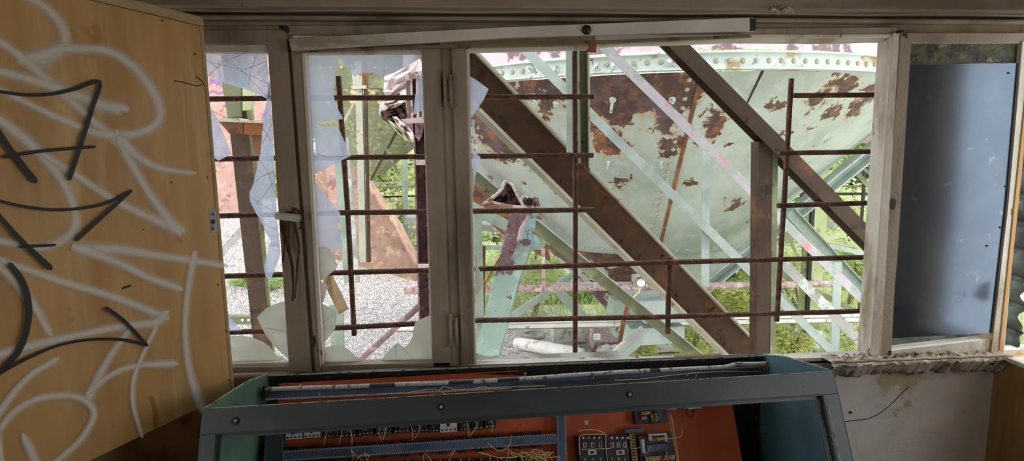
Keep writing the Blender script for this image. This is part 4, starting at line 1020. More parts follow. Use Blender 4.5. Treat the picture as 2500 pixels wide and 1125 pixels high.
# long pale bolts standing out of the skin
def bolt_px(x, y, r=.03, ln=.07, ring=False, dx=0):
    # intersect view ray with cone or ring
    rr = ray(x, y); t = 2.0; best_t = None
    while t < 12:
        p = EYE + rr*t; R_ = math.hypot(p.x-HX, p.y-HY)
        z = p.z
        lim = HR+.012 if z > ring_lo else (HS + (HR-.02-HS)*(z-cz)/(ring_lo-cz) if z > cz else HS)
        if R_ <= lim: best_t = t; break
        t += .004
    if not best_t: return
    phi = math.atan2(p.x-HX, -(p.y-HY)); n = V((math.sin(phi), -math.cos(phi), 0)) if p.z > ring_lo else cone_n(phi)
    bm = bmesh.new(); disc(bm, p, n, r, .012, 16); b = link('bolt', bm, 'bolt_zinc', hp)
    bm = bmesh.new(); disc(bm, p, n, r*.42, ln, 10); link('bolt_shank', bm, 'bolt_zinc', b)
for x, y in ((1295,168),(1357,172),(1455,163),(1499,160),(1633,152),(1648,152),(1307,248),(1358,252),(1641,242)): bolt_px(x, y, .03, .05)
bolt_px(1496, 242, .03, .16); bolt_px(1486,395,.02,.1); bolt_px(1614,395,.02,.07); bolt_px(1267,385,.02,.09); bolt_px(1745,262,.008,.004)
# faded chalk numeral on the skin
M['chalk'] = paint_mat('faded_orange_chalk', (206,130,96), .8, .7)
stroke_k[0] = 0
stroke('chalk_numeral', [(1736,262),(1742,256),(1750,262),(1744,272),(1735,280),(1752,279)], 2.2, 'chalk', lambda x, y, o: oncone(x, y, .004), 0, hp, 5)
stroke('chalk_numeral', [(1776,258),(1768,270),(1780,270)], 2.0, 'chalk', lambda x, y, o: oncone(x, y, .004), 0, hp, 5)

# =================================================================== STEEL FRAMEWORK AROUND THE HOPPER
SB = 'steel beam'
# the big brown beam
A, B, w, u, v = member((1150,180), (1860,900), 3.30, 3.95, 74, (.5, .7))
bbm = thing('riveted_beam', 'broad rust-brown channel beam running diagonally from upper left down to the console', SB, B)
bm = bmesh.new(); sweep(bm, A, B, [(-w/2,.06),(w/2,.06),(w/2,.07),(-w/2,.07)], u, v); link('web', bm, 'beam_brown', bbm)
bm = bmesh.new(); sweep(bm, A, B, [(w/2,-.03),(w/2+.012,-.03),(w/2+.012,.07),(w/2,.07)], u, v); link('flange', bm, 'flange', bbm)
bm = bmesh.new(); sweep(bm, A, B, [(-w/2-.012,-.03),(-w/2,-.03),(-w/2,.07),(-w/2-.012,.07)], u, v); link('flange', bm, 'flange', bbm)
t_ = (B-A).normalized(); Lb = (B-A).length
for k in range(14):
    for s in (-.3, .3):
        if (k + (s > 0)) % 2 == 0: rivet(A + t_*(Lb*(k+.5)/14) + u*(w*s) + v*.06, -v, .013, bbm).data = rivdark
bm = bmesh.new(); sweep(bm, A, B, [(-w/2-.04,.07),(-w/2-.012,.07),(-w/2-.012,.08),(-w/2-.04,.08)], u, v); link('splice_strip', bm, 'flange', bbm)
# pale angle under it
beam('angle_beam', 'slender grey-green angle with bright upper edge running diagonally below the broad rust-brown channel beam', SB, (1150,425), (1700,868), 4.15, 4.5, 26, 'plate', .06, .008, 'olive', (.4,.5))
A, B, w, u, v = member((1150,425), (1700,868), 4.15, 4.5, 26, (.4,.5)); bm = bmesh.new(); sweep(bm, A, B, [(w/2,-.035),(w/2+.008,-.035),(w/2+.008,.02),(w/2,.02)], u, v); ab = [o for o in C.objects if o.name.startswith('angle_beam')][0]; link('top_flange', bm, 'pale', ab)
beam('angle_beam', 'short dark green angle crossing behind the torn sheet metal at far left of wide window', SB, (1140,500), (1330,600), 4.9, 5.2, 26, 'L', .05, .008, 'mint', (.3,0))
# upper right brown diagonal and its post
beam('diagonal_beam', 'brown diagonal beam in the upper right of the wide window, joined to a brown post', SB, (1672,124), (2150,606), 3.45, 3.45, 36, 'H', .12, .01, 'beam_dark', (.5,.5))
pc = thing('post', 'brown square steel post standing under the upper right diagonal', 'steel post', at(1865, 880, 3.5))
A, B, w, u, v = member((1869,345), (1862,905), 3.5, 3.5, 33, (.0,.9))
bm = bmesh.new(); sweep(bm, A, B, outline('box', w, .1, .01), u, v); link('shaft', bm, 'beam_dark', pc)
A, B, w, u, v = member((1893,345), (1886,905), 3.52, 3.52, 14, (.0,.9))
bm = bmesh.new(); sweep(bm, A, B, outline('box', w, .08, .01), u, v); link('side_flange', bm, 'olive', pc)
bm = bmesh.new(); pxprism(bm, [(1850,570),(1857,566),(1857,600),(1850,598)], 3.48, .04); link('lug', bm, 'beam_dark', pc)
# light diagonals in front of the hopper
beam('angle_beam', 'pale diagonal angle streaked pink, from the top centre down to the lower right', SB, (1478,116), (2140,764), 3.95, 4.3, 22, 'L', .05, .006, 'pale_pink', (.3,.3))
beam('angle_beam', 'pale green diagonal angle left of the pink-streaked one', SB, (1288,127), (2040,866), 4.0, 4.4, 21, 'L', .05, .006, 'pale', (.3,.3))
beam('angle_beam', 'grey weathered diagonal angle at lower right, ending by the window sill', SB, (1862,590), (2124,858), 4.1, 4.2, 24, 'L', .04, .006, 'grey_steel', (.1,.3))
beam('upright_angle', 'thin pale green upright joining the two pale diagonals', 'steel upright', (1724,365), (1722,700), 4.25, 4.25, 19, 'L', .04, .006, 'pale')
bq = thing('post', 'dark upright with mint strip hanging behind the grille at the top of the wide window', 'steel post', at(1420, 415, 3.2))
A, B, w, u, v = member((1389,110), (1391,372), 3.25, 3.25, 15, (.3,0)); bm = bmesh.new(); sweep(bm, A, B, outline('plate', w, .02, .008), u, v); link('mint_strip', bm, 'pale', bq)
A, B, w, u, v = member((1424,110), (1428,398), 3.2, 3.2, 24, (.3,0)); bm = bmesh.new(); sweep(bm, A, B, outline('C', w, .06, .006), u, v); link('shaft', bm, 'olive', bq)
A, B, w, u, v = member((1438,110), (1440,410), 3.19, 3.19, 3, (.3,0)); bm = bmesh.new(); sweep(bm, A, B, outline('plate', w, .02, .008), u, v); link('bright_edge', bm, 'flange', bq)
bm = bmesh.new(); pxprism(bm, [(1413,385),(1442,378),(1440,420),(1428,408),(1415,402)], 3.22, .01); link('torn_end', bm, 'torn', bq)
# far right frame members
J = beam('wide_beam', 'wide white-topped diagonal beam rising to the upper right behind the hopper', SB, (1722,706), (2180,336), 5.6, 5.6, 30, 'C', .14, .012, 'pale', (.3,.6))
beam('angle_beam', 'green diagonal beam with shaded underside descending at the right beside the pink-streaked one', SB, (1934,520), (2150,752), 4.9, 4.9, 28, 'I', .1, .01, 'mint', (0,.3))
beam('post', 'wide pale cream post far right behind the diagonals', 'steel post', (2008,480), (1985,790), 6.4, 6.4, 32, 'box', .2, .01, 'olive_light', (.3,.0))
beam('post', 'thin black upright beside the wide pale cream post', 'steel post', (1987,482), (1972,775), 6.3, 6.3, 8, 'box', .04, .01, 'black', (.2,.2))
beam('post', 'narrow pale post left of the thin black upright', 'steel post', (1975,500), (1958,770), 6.5, 6.5, 12, 'box', .04, .01, 'olive_light')
beam('upright_angle', 'pale green upright standing at lower right of the wide window', 'steel upright', (2046,640), (2038,866), 4.6, 4.6, 21, 'L', .05, .006, 'pale', (0,.9))
beam('post', 'cyan-grey upright at the right edge of the wide window', 'steel post', (2166,310), (2132,866), 4.2, 4.2, 12, 'L', .05, .006, 'mint', (.4,.9))
beam('brace', 'thin pale brace leaning left among the right hand framework', 'steel brace', (1915,560), (1985,700), 6.8, 6.8, 8, 'L', .03, .006, 'olive_light', (.5,.5))
beam('brace', 'pale brace rising right behind the brown diagonal', 'steel brace', (2012,588), (2150,535), 6.9, 6.9, 13, 'L', .05, .006, 'olive_light', (0,.3))
beam('brace', 'cream brace dropping right below the rising pale brace', 'steel brace', (2025,600), (2150,628), 7.0, 7.0, 11, 'L', .05, .006, 'pale', (0,.3))
beam('brace', 'cream horizontal bar just above the dropping cream brace', 'steel brace', (2022,597), (2150,597), 7.1, 7.1, 11, 'L', .05, .006, 'olive_light', (0,.3))
beam('brace', 'dark diagonal brace in the upper right corner of the opening', 'steel brace', (2085,415), (2160,495), 7.2, 7.2, 12, 'L', .05, .006, 'olive', (.2,.5))
beam('brace', 'second dark diagonal brace above the one in the upper right corner', 'steel brace', (2098,402), (2170,462), 7.4, 7.4, 8, 'L', .05, .006, 'olive', (.2,.5))
beam('brace', 'dark steep brace dipping right behind the grey weathered diagonal', 'steel brace', (1880,655), (2110,770), 6.2, 6.2, 13, 'L', .05, .006, 'olive', (.2,.2))
beam('brace', 'long pale diagonal brace at lower right ending near the console', 'steel brace', (1885,700), (2030,864), 4.7, 4.7, 18, 'L', .05, .006, 'mint', (.2,.3))
for k, (y0, y1) in enumerate(((452,456),(474,473),(545,549))):
    beam('rail', ['thin dark green rail, top one behind the right hand braces', 'black middle rail behind the right hand braces', 'grey perforated walkway rail behind the brown diagonal'][k], 'railing',
         (1890,y0), (2170,y1), 8.5+k*.1, 8.5+k*.1, (5,7,14)[k], 'plate', .02, .02, ('olive','black','grey_steel')[k], (.5,.5))
beam('rail_post', 'thin black upright of the railing in the far right', 'railing', (2112,425), (2104,545), 8.4, 8.4, 7, 'plate', .02, .02, 'black', (.3,.2))
beam('rail_post', 'thin dark upright of the railing under the hopper edge', 'railing', (1961,445), (1955,548), 8.4, 8.4, 8, 'plate', .02, .02, 'beam_dark', (.3,.2))
# torn lining hanging from the hopper at the right
bm = bmesh.new(); pts = [(2118,300),(2170,268),(2170,330),(2150,352),(2128,356),(2112,348),(2090,352),(2100,330),(2085,322)]
pxprism(bm, pts, 5.9, .02); tag(link('torn_lining', bm, 'torn_pale'), 'torn pale sheet lining hanging under the right edge of the hopper', 'torn sheet')
bm = bmesh.new(); pxprism(bm, [(2130,282),(2176,274),(2176,284),(2136,288)], 5.85, .1); tag(link('ledge_plate', bm, 'pink_rust'), 'small pink rusty ledge under the right side of the hopper', 'steel plate')
# horizontal members
beam('pink_pipe', 'thick pink rusted pipe running level behind the diagonals', 'pipe', (1150,706), (2200,690), 5.15, 5.6, 17, 'round', 0, 0, 'pipe_pink', (.6,.8))
beam('thin_pipe', 'thin grey-violet pipe just above the thick pink one', 'pipe', (1360,692), (1545,691), 5.05, 5.05, 7, 'round', 0, 0, 'grey_steel')
bl_ = thing('channel_rail', 'long pale double edged channel running level above the ground litter', 'steel rail', at(1650, 800, 5.5))
for y0, y1, wd, mm in ((788,768,8,'white_rail'), (799,780,10,'white_rail'), (805,785,3,'olive')):
    A, B, w, u, v = member((1150,y0), (2200,y1-1), 5.5, 5.9, wd, (.8,.8)); bm = bmesh.new(); sweep(bm, A, B, outline('plate', w, .04, .03), u, v); link('rail_edge', bm, mm, bl_)
beam('footing_beam', 'pale concrete kerb under the bushes left of the centre', 'kerb', (1240,777), (1420,771), 9.9, 9.9, 9, 'box', .2, .02, 'concrete', (.6,.3))

# mint leaning column with peeling paint and its torn top
lc = thing('leaning_column', 'mint green leaning column with large rust peel, left side of the wide window', 'steel column', at(1190, 880, 3.4))
bm = bmesh.new(); pxprism(bm, [(1246,520),(1312,520),(1296,600),(1268,680),(1246,760),(1222,850),(1212,900),(1150,900),(1176,800),(1196,720),(1214,650)], 3.42, .012); link('face_plate', bm, 'mint_peel', lc)
bm = bmesh.new(); pxprism(bm, [(1280,535),(1310,532),(1304,570),(1296,600),(1280,600),(1268,590),(1270,560)], 3.40, .006); link('peeling_patch', bm, 'cyan_peel', lc)
bm = bmesh.new(); pxprism(bm, [(1284,536),(1290,530),(1276,566),(1268,600),(1264,590),(1270,560)], 3.34, .08); link('side_flange', bm, 'torn_pale', lc)
bm = bmesh.new(); pxprism(bm, [(1246,518),(1286,518),(1278,548),(1262,600),(1244,640),(1228,660),(1216,652),(1228,600)], 3.405, .008); link('rust_sheet', bm, 'rust_purple', lc)
bm = bmesh.new(); pxprism(bm, [(1212,900),(1222,850),(1246,760),(1268,680),(1296,600),(1300,604),(1272,684),(1250,762),(1226,852),(1216,900)], 3.42, .16); link('side_flange', bm, 'mint', lc)
bm = bmesh.new(); pxprism(bm, [(1300,566),(1321,592),(1296,606),(1292,600)], 3.43, .012); link('gusset_plate', bm, 'cyan_peel', lc)
# base so it stands on the ground
A = at(1180, 900, 3.42); bm = bmesh.new()
prism(bm, [at(1150,900,3.42), at(1214,900,3.42), V((at(1190,900,3.42).x-.16, 3.42, GZ)), V((at(1150,900,3.42).x-.18, 3.42, GZ))], V((0,.14,0))); link('column_foot', bm, 'mint', lc)
tt_ = thing('torn_sheet_metal', 'crumpled torn rusty sheet metal on top of the mint leaning column', 'torn metal', at(1245, 505, 3.3))
def crumple(name, pts, Y, m, dep=.012, amp=.05, parent=None):
    """irregular sheet: fan of an outline with crumpled depth"""
    bm = bmesh.new(); c = V((sum(p[0] for p in pts)/len(pts), sum(p[1] for p in pts)/len(pts), 0)); rnd = random.Random(len(pts)*7+int(pts[0][0]))
    rings = []
    for s in (1, .66, .33):
        ring = []
        for x, y in pts:
            xx = c.x + (x-c.x)*s; yy = c.y + (y-c.y)*s; ring.append(bm.verts.new(at(xx, yy, Y + rnd.uniform(-amp, amp))))
        rings.append(ring)
    cv = bm.verts.new(at(c.x, c.y, Y + rnd.uniform(-amp, amp))); n = len(pts)
    for a, b in zip(rings, rings[1:]):
        for i in range(n): bm.faces.new((a[i], a[(i+1) % n], b[(i+1) % n], b[i]))
    for i in range(n): bm.faces.new((rings[-1][i], rings[-1][(i+1) % n], cv))
    o = link(name, bm, m, parent); s_ = o.modifiers.new('s', 'SOLIDIFY'); s_.thickness = dep; return o
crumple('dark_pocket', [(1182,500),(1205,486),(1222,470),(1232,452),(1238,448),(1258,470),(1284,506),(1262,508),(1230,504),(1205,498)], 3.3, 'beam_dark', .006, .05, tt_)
crumple('torn_flap', [(1236,444),(1250,450),(1262,480),(1256,500),(1244,498),(1234,460)], 3.24, 'torn', .006, .02, tt_)
def edge_strip(name, pts, Y, r, m, parent):
    bm = bmesh.new(); tube(bm, smoothpath([at(x, y, Y) for x, y in pts], 5), r, 7, jit=.3); return link(name, bm, m, parent, True)
edge_strip('curled_edge', [(1180,504),(1182,496),(1196,492),(1214,496),(1240,502),(1284,506)], 3.22, .008, 'torn_pale', tt_)
edge_strip('curled_edge', [(1190,490),(1210,476),(1226,460),(1234,442),(1250,452),(1262,474),(1276,500),(1282,508)], 3.22, .008, 'torn_pale', tt_)
crumple('torn_flap', [(1272,480),(1280,474),(1286,484),(1298,490),(1306,482),(1312,482),(1318,502),(1290,506),(1276,500)], 3.28, 'torn_pale', .006, .04, tt_)
bm = bmesh.new(); disc(bm, at(1292,491,3.22), V((0,-1,0)), .02, .01, 14); link('bolt_hole', bm, 'black', tt_)
crumple('torn_flap', [(1298,484),(1308,482),(1314,504),(1302,506)], 3.22, 'rust_purple', .006, .02, tt_)
# dark rust plate behind it on the left of the opening
bm = bmesh.new(); pxprism(bm, [(1120,380),(1190,440),(1260,480),(1330,560),(1345,640),(1300,612),(1235,578),(1190,540),(1120,480)], 6.1, .03)
tag(link('rust_plate', bm, 'rust'), 'orange rusted plate edge behind the leaning column', 'steel plate')
beam('post', 'mint upright beside the middle window post, left of the leaning column', 'steel post', (1166,515), (1172,780), 3.9, 3.9, 20, 'box', .06, .01, 'mint', (0,1.2))
beam('post', 'thin rusty upright beside the mint upright at left of wide window', 'steel post', (1181,600), (1179,790), 3.95, 3.95, 9, 'plate', .03, .01, 'rust', (0,1.2))
beam('brace', 'short green level bar between left posts and leaning column', 'steel brace', (1160,605), (1232,605), 4.6, 4.6, 10, 'L', .05, .006, 'mint', (.3,.3))
beam('brace', 'thin dark brace crossing the gap left of the leaning column', 'steel brace', (1232,610), (1180,700), 4.7, 4.7, 5, 'plate', .03, .01, 'rust', (.1,.3))
beam('roof_edge', 'grey corrugated roof edge seen far off left of the leaning column', 'roof', (1175,556), (1240,562), 9, 9, 16, 'box', .6, .02, 'grey_steel', (1.2,.4))
beam('brace', 'dark green diagonal brace behind the bushes rising to the right under the hopper', 'steel brace', (1240,782), (1372,690), 5.4, 5.4, 15, 'L', .05, .006, 'mint', (.2,.3))
beam('brace', 'thin pink rusted upright above the thick pink pipe', 'steel brace', (1326,606), (1328,700), 5.0, 5.0, 9, 'plate', .03, .01, 'pipe_pink')
beam('brace', 'pale green diagonal leg dropping right below the thick pink pipe', 'steel brace', (1362,708), (1420,772), 6.3, 6.3, 24, 'L', .05, .006, 'mint', (0,.1))
# equipment under the hopper
eq = thing('gate_box', 'mint green steel gate box plates under the hopper beside the broad brown beam', 'machine box', at(1620, 870, 5.6))
bm = bmesh.new(); pxprism(bm, [(1558,737),(1690,730),(1690,786),(1572,790),(1558,770)], 5.3, .5); bevel(bm, .006); link('upper_box', bm, 'pale', eq)
bm = bmesh.new(); pxprism(bm, [(1540,803),(1672,796),(1672,838),(1560,842),(1540,858)], 5.4, .4); bevel(bm, .006); link('lower_plate', bm, 'pale', eq)
bm = bmesh.new(); pxprism(bm, [(1498,732),(1520,734),(1540,760),(1530,772),(1492,770)], 5.35, .2); bevel(bm, .006); link('curved_cheek', bm, 'mint', eq)
bm = bmesh.new(); tube(bm, [at(1533,745,5.2), at(1522,785,5.2), at(1510,850,5.2)], .022, 12); link('rusty_pipe', bm, 'rust', eq, True)
beam('brace', 'blue-grey braced strut leaning beside the lower mint plate', 'steel brace', (1575,805), (1490,876), 4.9, 4.9, 13, 'L', .08, .008, 'grey_steel', (0,.2))
beam('brace', 'pale green strut parallel to the blue-grey one', 'steel brace', (1590,812), (1508,880), 5.0, 5.0, 16, 'plate', .03, .02, 'pale', (0,.2))
# lamp with cable
lp = thing('bulkhead_lamp', 'round white bulkhead lamp on a grey box under the hopper', 'lamp', at(1563, 705, 5.0))
bm = bmesh.new(); pxprism(bm, [(1547,673),(1578,673),(1578,702),(1547,702)], 5.02, .08); bevel(bm, .006); link('lamp_box', bm, 'grey_steel', lp)
bm = bmesh.new(); bmesh.ops.create_uvsphere(bm, u_segments=20, v_segments=12, radius=.036); bmesh.ops.translate(bm, verts=bm.verts, vec=at(1565,691,4.98)); link('lamp_globe', bm, 'lamp_glass', lp, True)
bm = bmesh.new(); tube(bm, [at(1556,680,4.97), at(1565,676,4.93), at(1575,684,4.94)], .006, 8); link('lamp_guard', bm, 'black', lp)
bm = bmesh.new(); tube(bm, smoothpath([at(1562,702,5.0), at(1560,712,5.0), at(1548,724,5.02), at(1544,735,5.05)]), .009, 8); link('cable', bm, 'wire', lp, True)
# litter on the ground
def gpt(x, y, h=0): return atz(x, y, GZ + h)
bm = bmesh.new(); c = atz(1302, 815, GZ+.04); rr = .17
tube(bm, [c + V((rr*math.cos(a), rr*1.0*math.sin(a), .02*math.sin(2*a))) for a in [i*2*math.pi/40 for i in range(41)]], .022, 10, cap=False)
bmesh.ops.remove_doubles(bm, verts=bm.verts, dist=1e-5); tag(link('hose_ring', bm, 'grey_steel', smooth=True), 'grey ring of hose lying on the gravel', 'hose')
bm = bmesh.new(); A, B = atz(1258,836,GZ+.09), atz(1352,853,GZ+.09); tube(bm, [A, A.lerp(B,.3), A.lerp(B,.9), B+(B-A)*.7], [.07,.09,.09,.09], 18); tag(link('plastic_pipe', bm, 'white_pipe', smooth=True), 'fat white plastic pipe lying on the gravel below the hose ring', 'pipe')
bm = bmesh.new(); A = atz(1350, 838, GZ); B = atz(1436, 836, GZ)
bx(bm, (A+B)/2 + V((0,.15,.12)), (B-A).length, .3, .24); bx(bm, (A+B)/2 + V((0,.17,.27)), (B-A).length*1.02, .4, .07); bevel(bm, .006); tag(link('concrete_trough', bm, 'concrete'), 'pale concrete trough lying on the gravel beside the white pipe', 'concrete block')
bm = bmesh.new(); A = atz(1367, 857, GZ+.03); bx(bm, A, .1, .04, .03); bevel(bm, .008); tag(link('red_scrap', bm, 'red'), 'small red scrap lying by the end of the white pipe', 'scrap')
bm = bmesh.new(); pts = [(1442,803),(1450,806),(1452,840),(1446,850),(1441,830)]; prism(bm, [at(x, y, 7.6) for x, y in pts], V((0,.06,0))); tag(link('bent_bracket', bm, 'grey_steel'), 'bent grey bracket standing at the right end of the trough', 'bracket')
bm = bmesh.new(); c = at(1458,822,7.5); bx(bm, c, .09, .05, .08); bevel(bm, .006); tag(link('switch_box', bm, 'white_pipe'), 'small pale square switch box right of the bent bracket', 'box')
bm = bmesh.new(); A = atz(1440, 850, GZ+.02); B = atz(1600, 850, GZ+.02); bx(bm, (A+B)/2+V((0,.3,.05)), (B-A).length, .7, .14); bevel(bm, .01); tag(link('rusty_slab', bm, 'rust_purple'), 'purple rusty slab lying right of the concrete trough', 'steel slab')
bm = bmesh.new(); A = atz(1560, 862, GZ+.02); B = atz(1700, 860, GZ+.02); bx(bm, (A+B)/2+V((0,.3,.08)), (B-A).length, .5, .2); bevel(bm, .02); tag(link('concrete_block', bm, 'concrete'), 'grey concrete block in the leaves below the mint gate box', 'concrete block')
rs = random.Random(9)
for k in range(34):
    bm = bmesh.new(); bmesh.ops.create_icosphere(bm, subdivisions=2, radius=1)
    s = rs.uniform(.05, .16)
    for v_ in bm.verts: v_.co = V((v_.co.x*s*rs.uniform(.9,1.1), v_.co.y*s*rs.uniform(.9,1.1), v_.co.z*s*.55))
    p = atz(rs.uniform(1460, 2120), rs.uniform(800, 872), GZ); bmesh.ops.translate(bm, verts=bm.verts, vec=p+V((0,0,s*.3)))
    tag(link('stone', bm, 'concrete'), 'grey stone lying among the leaves behind the console', 'stone', 'stones in the undergrowth')

# =================================================================== LEFT WINDOWS OUTSIDE
ol = thing('leaning_column', 'dark olive leaning column outside the far left pane', 'steel column', at(625, 830, 3.3))
A, B, w, u, v = member((567,170), (640,840), 3.3, 3.3, 42, (.5,.9)); bm = bmesh.new(); sweep(bm, A, B, outline('plate', w, .03, .012), u, v); link('web', bm, 'beam_dark', ol)
A, B, w, u, v = member((594,170), (650,800), 3.34, 3.34, 30, (.5,.9)); bm = bmesh.new(); sweep(bm, A, B, outline('plate', w, .03, .012), u, v); link('flange', bm, 'olive_light', ol)
bm = bmesh.new(); pxprism(bm, [(540,195),(586,205),(588,285),(556,288)], 3.27, .02); link('upper_plate', bm, 'olive', ol)
bm = bmesh.new(); pxprism(bm, [(592,212),(626,222),(612,268),(592,270)], 3.25, .02); link('green_patch_plate', bm, 'olive_light', ol)
bk = thing('rusty_bracket', 'orange rusty bracket cap on the olive leaning column outside the far left pane', 'bracket', at(590, 325, 3.2))
bm = bmesh.new(); pxprism(bm, [(530,290),(586,288),(590,295),(642,293),(640,300),(530,296)], 3.15, .12); link('cap_plate', bm, 'flange', bk)
bm = bmesh.new(); pxprism(bm, [(532,296),(592,296),(594,326),(560,326),(548,312)], 3.2, .03); link('web_plate', bm, 'rust', bk)
bm = bmesh.new(); pxprism(bm, [(594,298),(640,298),(634,330),(596,328)], 3.2, .03); link('web_plate', bm, 'bracket', bk)
bm = bmesh.new(); pxprism(bm, [(612,328),(636,330),(630,385),(622,372)], 3.22, .03); link('gusset', bm, 'rust', bk)
# pink chute body far left
ch = thing('pink_chute', 'pinkish rusted sheet chute with purple sprayed marks behind the far left pane', 'chute', at(560, 520, 12.5))
bm = bmesh.new(); prism(bm, [at(x, y, 12.5) for x, y in ((400,100),(700,100),(690,200),(648,330),(600,470),(582,535),(540,520),(400,500))], V((0,.6,0))); bevel(bm, .01); link('chute_body', bm, 'pink_rust', ch)
edge_strip('seam', [(505,262),(560,285),(640,310)], 12.48, .02, 'pink_rust', ch)
stroke_k[0] = 0
for pts in ([(512,205),(522,200),(530,206),(538,200)], [(508,228),(520,222),(532,228),(544,224)], [(512,198),(528,196),(540,212)], [(640,290),(646,278),(650,262)], [(545,262),(550,256)]):
    stroke('purple_mark', pts, 2.6, 'purple_spray', lambda x, y, o: at(x, y, 12.48 - o), 0, ch, 5)
# brown triangular chute plate
tp = thing('triangular_plate', 'large tan brown triangular steel plate rising from the gravel behind the second window', 'steel plate', at(940, 640, 11.5))
bm = bmesh.new(); prism(bm, [at(x, y, 11.5) for x, y in ((770,300),(850,380),(900,458),(960,545),(1018,652),(1016,690),(960,680),(900,670),(800,680),(770,600))], V((.1,.3,0))); bevel(bm, .008); link('plate', bm, 'tan_rust', tp)
edge_strip('plate_edge', [(846,374),(900,458),(960,545),(1018,652)], 11.48, .03, 'pink_rust', tp)
bm = bmesh.new(); pxprism(bm, [(792,396),(822,392),(834,560),(812,560)], 11.44, .03); link('stained_strip', bm, 'pink_rust', tp)
beam('post', 'thin turquoise post leaning in front of the tan triangular plate', 'steel post', (824,392), (848,690), 5.0, 5.0, 15, 'plate', .02, .02, 'mint', (.2,.0))
beam('post', 'grey and white edged post beside the turquoise one', 'steel post', (850,395), (872,690), 4.9, 4.9, 9, 'L', .04, .006, 'grey_steel', (.2,0))
beam('wooden_board', 'brown weathered board leaning in the gravel behind the second window', 'board', (800,682), (836,758), 3.6, 3.5, 24, 'box', .03, .02, 'wood_board', (.05,0))
beam('post', 'mint stub of a post low behind the second window', 'steel post', (820,745), (824,880), 3.9, 3.9, 30, 'box', .04, .01, 'mint', (0,.8))
# olive far hopper
h2 = thing('conical_hopper', 'smaller olive green hopper cone seen through the second window', 'hopper', V((at(905,300,8.2).x, 8.2, .6)))
c2 = (at(905,300,8.2).x, 8.2); R2 = 1.15
za, zb2, zc, zd = at(905,140,8.2-R2).z, at(905,205,8.2-R2).z, at(905,262,8.2-R2).z, at(905,425,8.0).z
bm = bmesh.new(); lathe(bm, [(R2,za),(R2,zc)], c2, 64); link('drum', bm, mat('lichen_speckled_steel', (120,112,80), [((190,184,140), 7, .55, .03, 9), ((90,80,56), 5, .6, .04, 8)], .8, bump=.5), h2, True)
bm = bmesh.new(); lathe(bm, [(R2+.01,za+.15),(R2+.06,za+.15),(R2+.06,za+.12),(R2+.02,za+.12),(R2+.02,zb2-.05),(R2,zb2-.05)], c2, 64); dr = link('rim_band', bm, 'olive', h2)
bm = bmesh.new(); lathe(bm, [(R2,zc),(.16,zd)], c2, 64); link('cone', bm, mat('streaked_olive_steel', (142,148,112), [((176,180,140), 5, .56, .06, 8, (4,4,.6)), ((110,78,52), 4, .64, .03, 9)], .7, bump=.3), h2, True)
a = -1.2
while a < 1.2:
    rivet(V((c2[0]+(R2+.022)*math.sin(a), c2[1]-(R2+.022)*math.cos(a), (za+.12+zb2-.05)/2)), V((math.sin(a), -math.cos(a), 0)), .02, dr); a += .11
pw = thing('post', 'pale peeling post with a cross cap standing before the olive hopper', 'steel post', at(885, 640, 5.6))
for (p0, p1, wd, mm) in (((874,150),(886,640),16,'flange'), ((890,150),(900,640),7,'beam_dark'), ((862,170),(866,214),8,'flange'), ((893,160),(893,214),9,'rust')):
    A, B, w, u, v = member(p0, p1, 5.6, 5.6, wd); bm = bmesh.new(); sweep(bm, A, B, outline('box', w, .05, .01), u, v); link('shaft', bm, mm, pw)
bm = bmesh.new(); pxprism(bm, [(858,209),(894,208),(894,216),(858,217)], 5.57, .1); link('cross_cap', bm, 'flange', pw)
beam('brace', 'thin rusty brace left of the pale peeling post', 'steel brace', (864,250), (838,300), 5.7, 5.7, 6, 'L', .03, .006, 'flange')
beam('brace', 'long thin diagonal rod in front of the olive hopper falling right', 'steel brace', (893,258), (972,425), 6.0, 6.0, 6, 'L', .03, .006, 'olive', (0,.0))
beam('brace', 'dark thin rod rising right crossing in front of the olive hopper', 'steel brace', (970,318), (905,440), 6.2, 6.2, 6, 'L', .03, .006, 'beam_dark')
beam('post', 'mint upright behind the railings in the second window', 'steel post', (986,322), (992,620), 12.4, 12.4, 13, 'L', .05, .006, 'mint', (0,.3))
for k, (y, m_, wd, lab) in enumerate(((444,'pale_pink',4,'thin pink rail, uppermost behind the second window'), (455,'olive',5,'thin dark green rail under the pink one behind the second window'), (478,'black',4,'thin black rail behind the second window'), (490,'flange',4,'pale rail below the black one behind the second window'), (562,'grey_steel',11,'perforated grey walkway edge behind the second window'))):
    beam('rail', lab, 'railing', (900 if k < 4 else 960, y+3), (1040, y), 12.6, 12.6, wd, 'plate', .02, .02, m_, (0,.3))
rp = thing('rusty_post', 'speckled purple rusty post at the right of the second window', 'steel post', at(1040, 880, 3.3))
A, B, w, u, v = member((1024,290), (1040,900), 3.3, 3.3, 30, (0,1.0)); bm = bmesh.new(); sweep(bm, A, B, outline('C', w, .08, .008), u, v); link('shaft', bm, 'rust_purple', rp)
bm = bmesh.new(); pxprism(bm, [(1014,390),(1046,390),(1046,403),(1016,403)], 3.27, .1); link('collar', bm, 'torn_pale', rp)
bm = bmesh.new(); pxprism(bm, [(1020,647),(1052,647),(1052,656),(1020,656)], 3.27, .1); link('collar', bm, 'torn_pale', rp)
bm = bmesh.new(); pxprism(bm, [(978,291),(1036,285),(1036,298),(990,300)], 3.22, .14); link('cap_plate', bm, 'torn_pale', rp)
bm = bmesh.new(); pxprism(bm, [(993,300),(1036,298),(1030,330),(1022,345),(1004,318)], 3.3, .03); link('gusset', bm, 'rust_purple', rp)
bm = bmesh.new(); pxprism(bm, [(991,188),(1030,178),(1030,290),(994,292)], 3.32, .02); link('upper_plate', bm, 'rust_purple', rp)
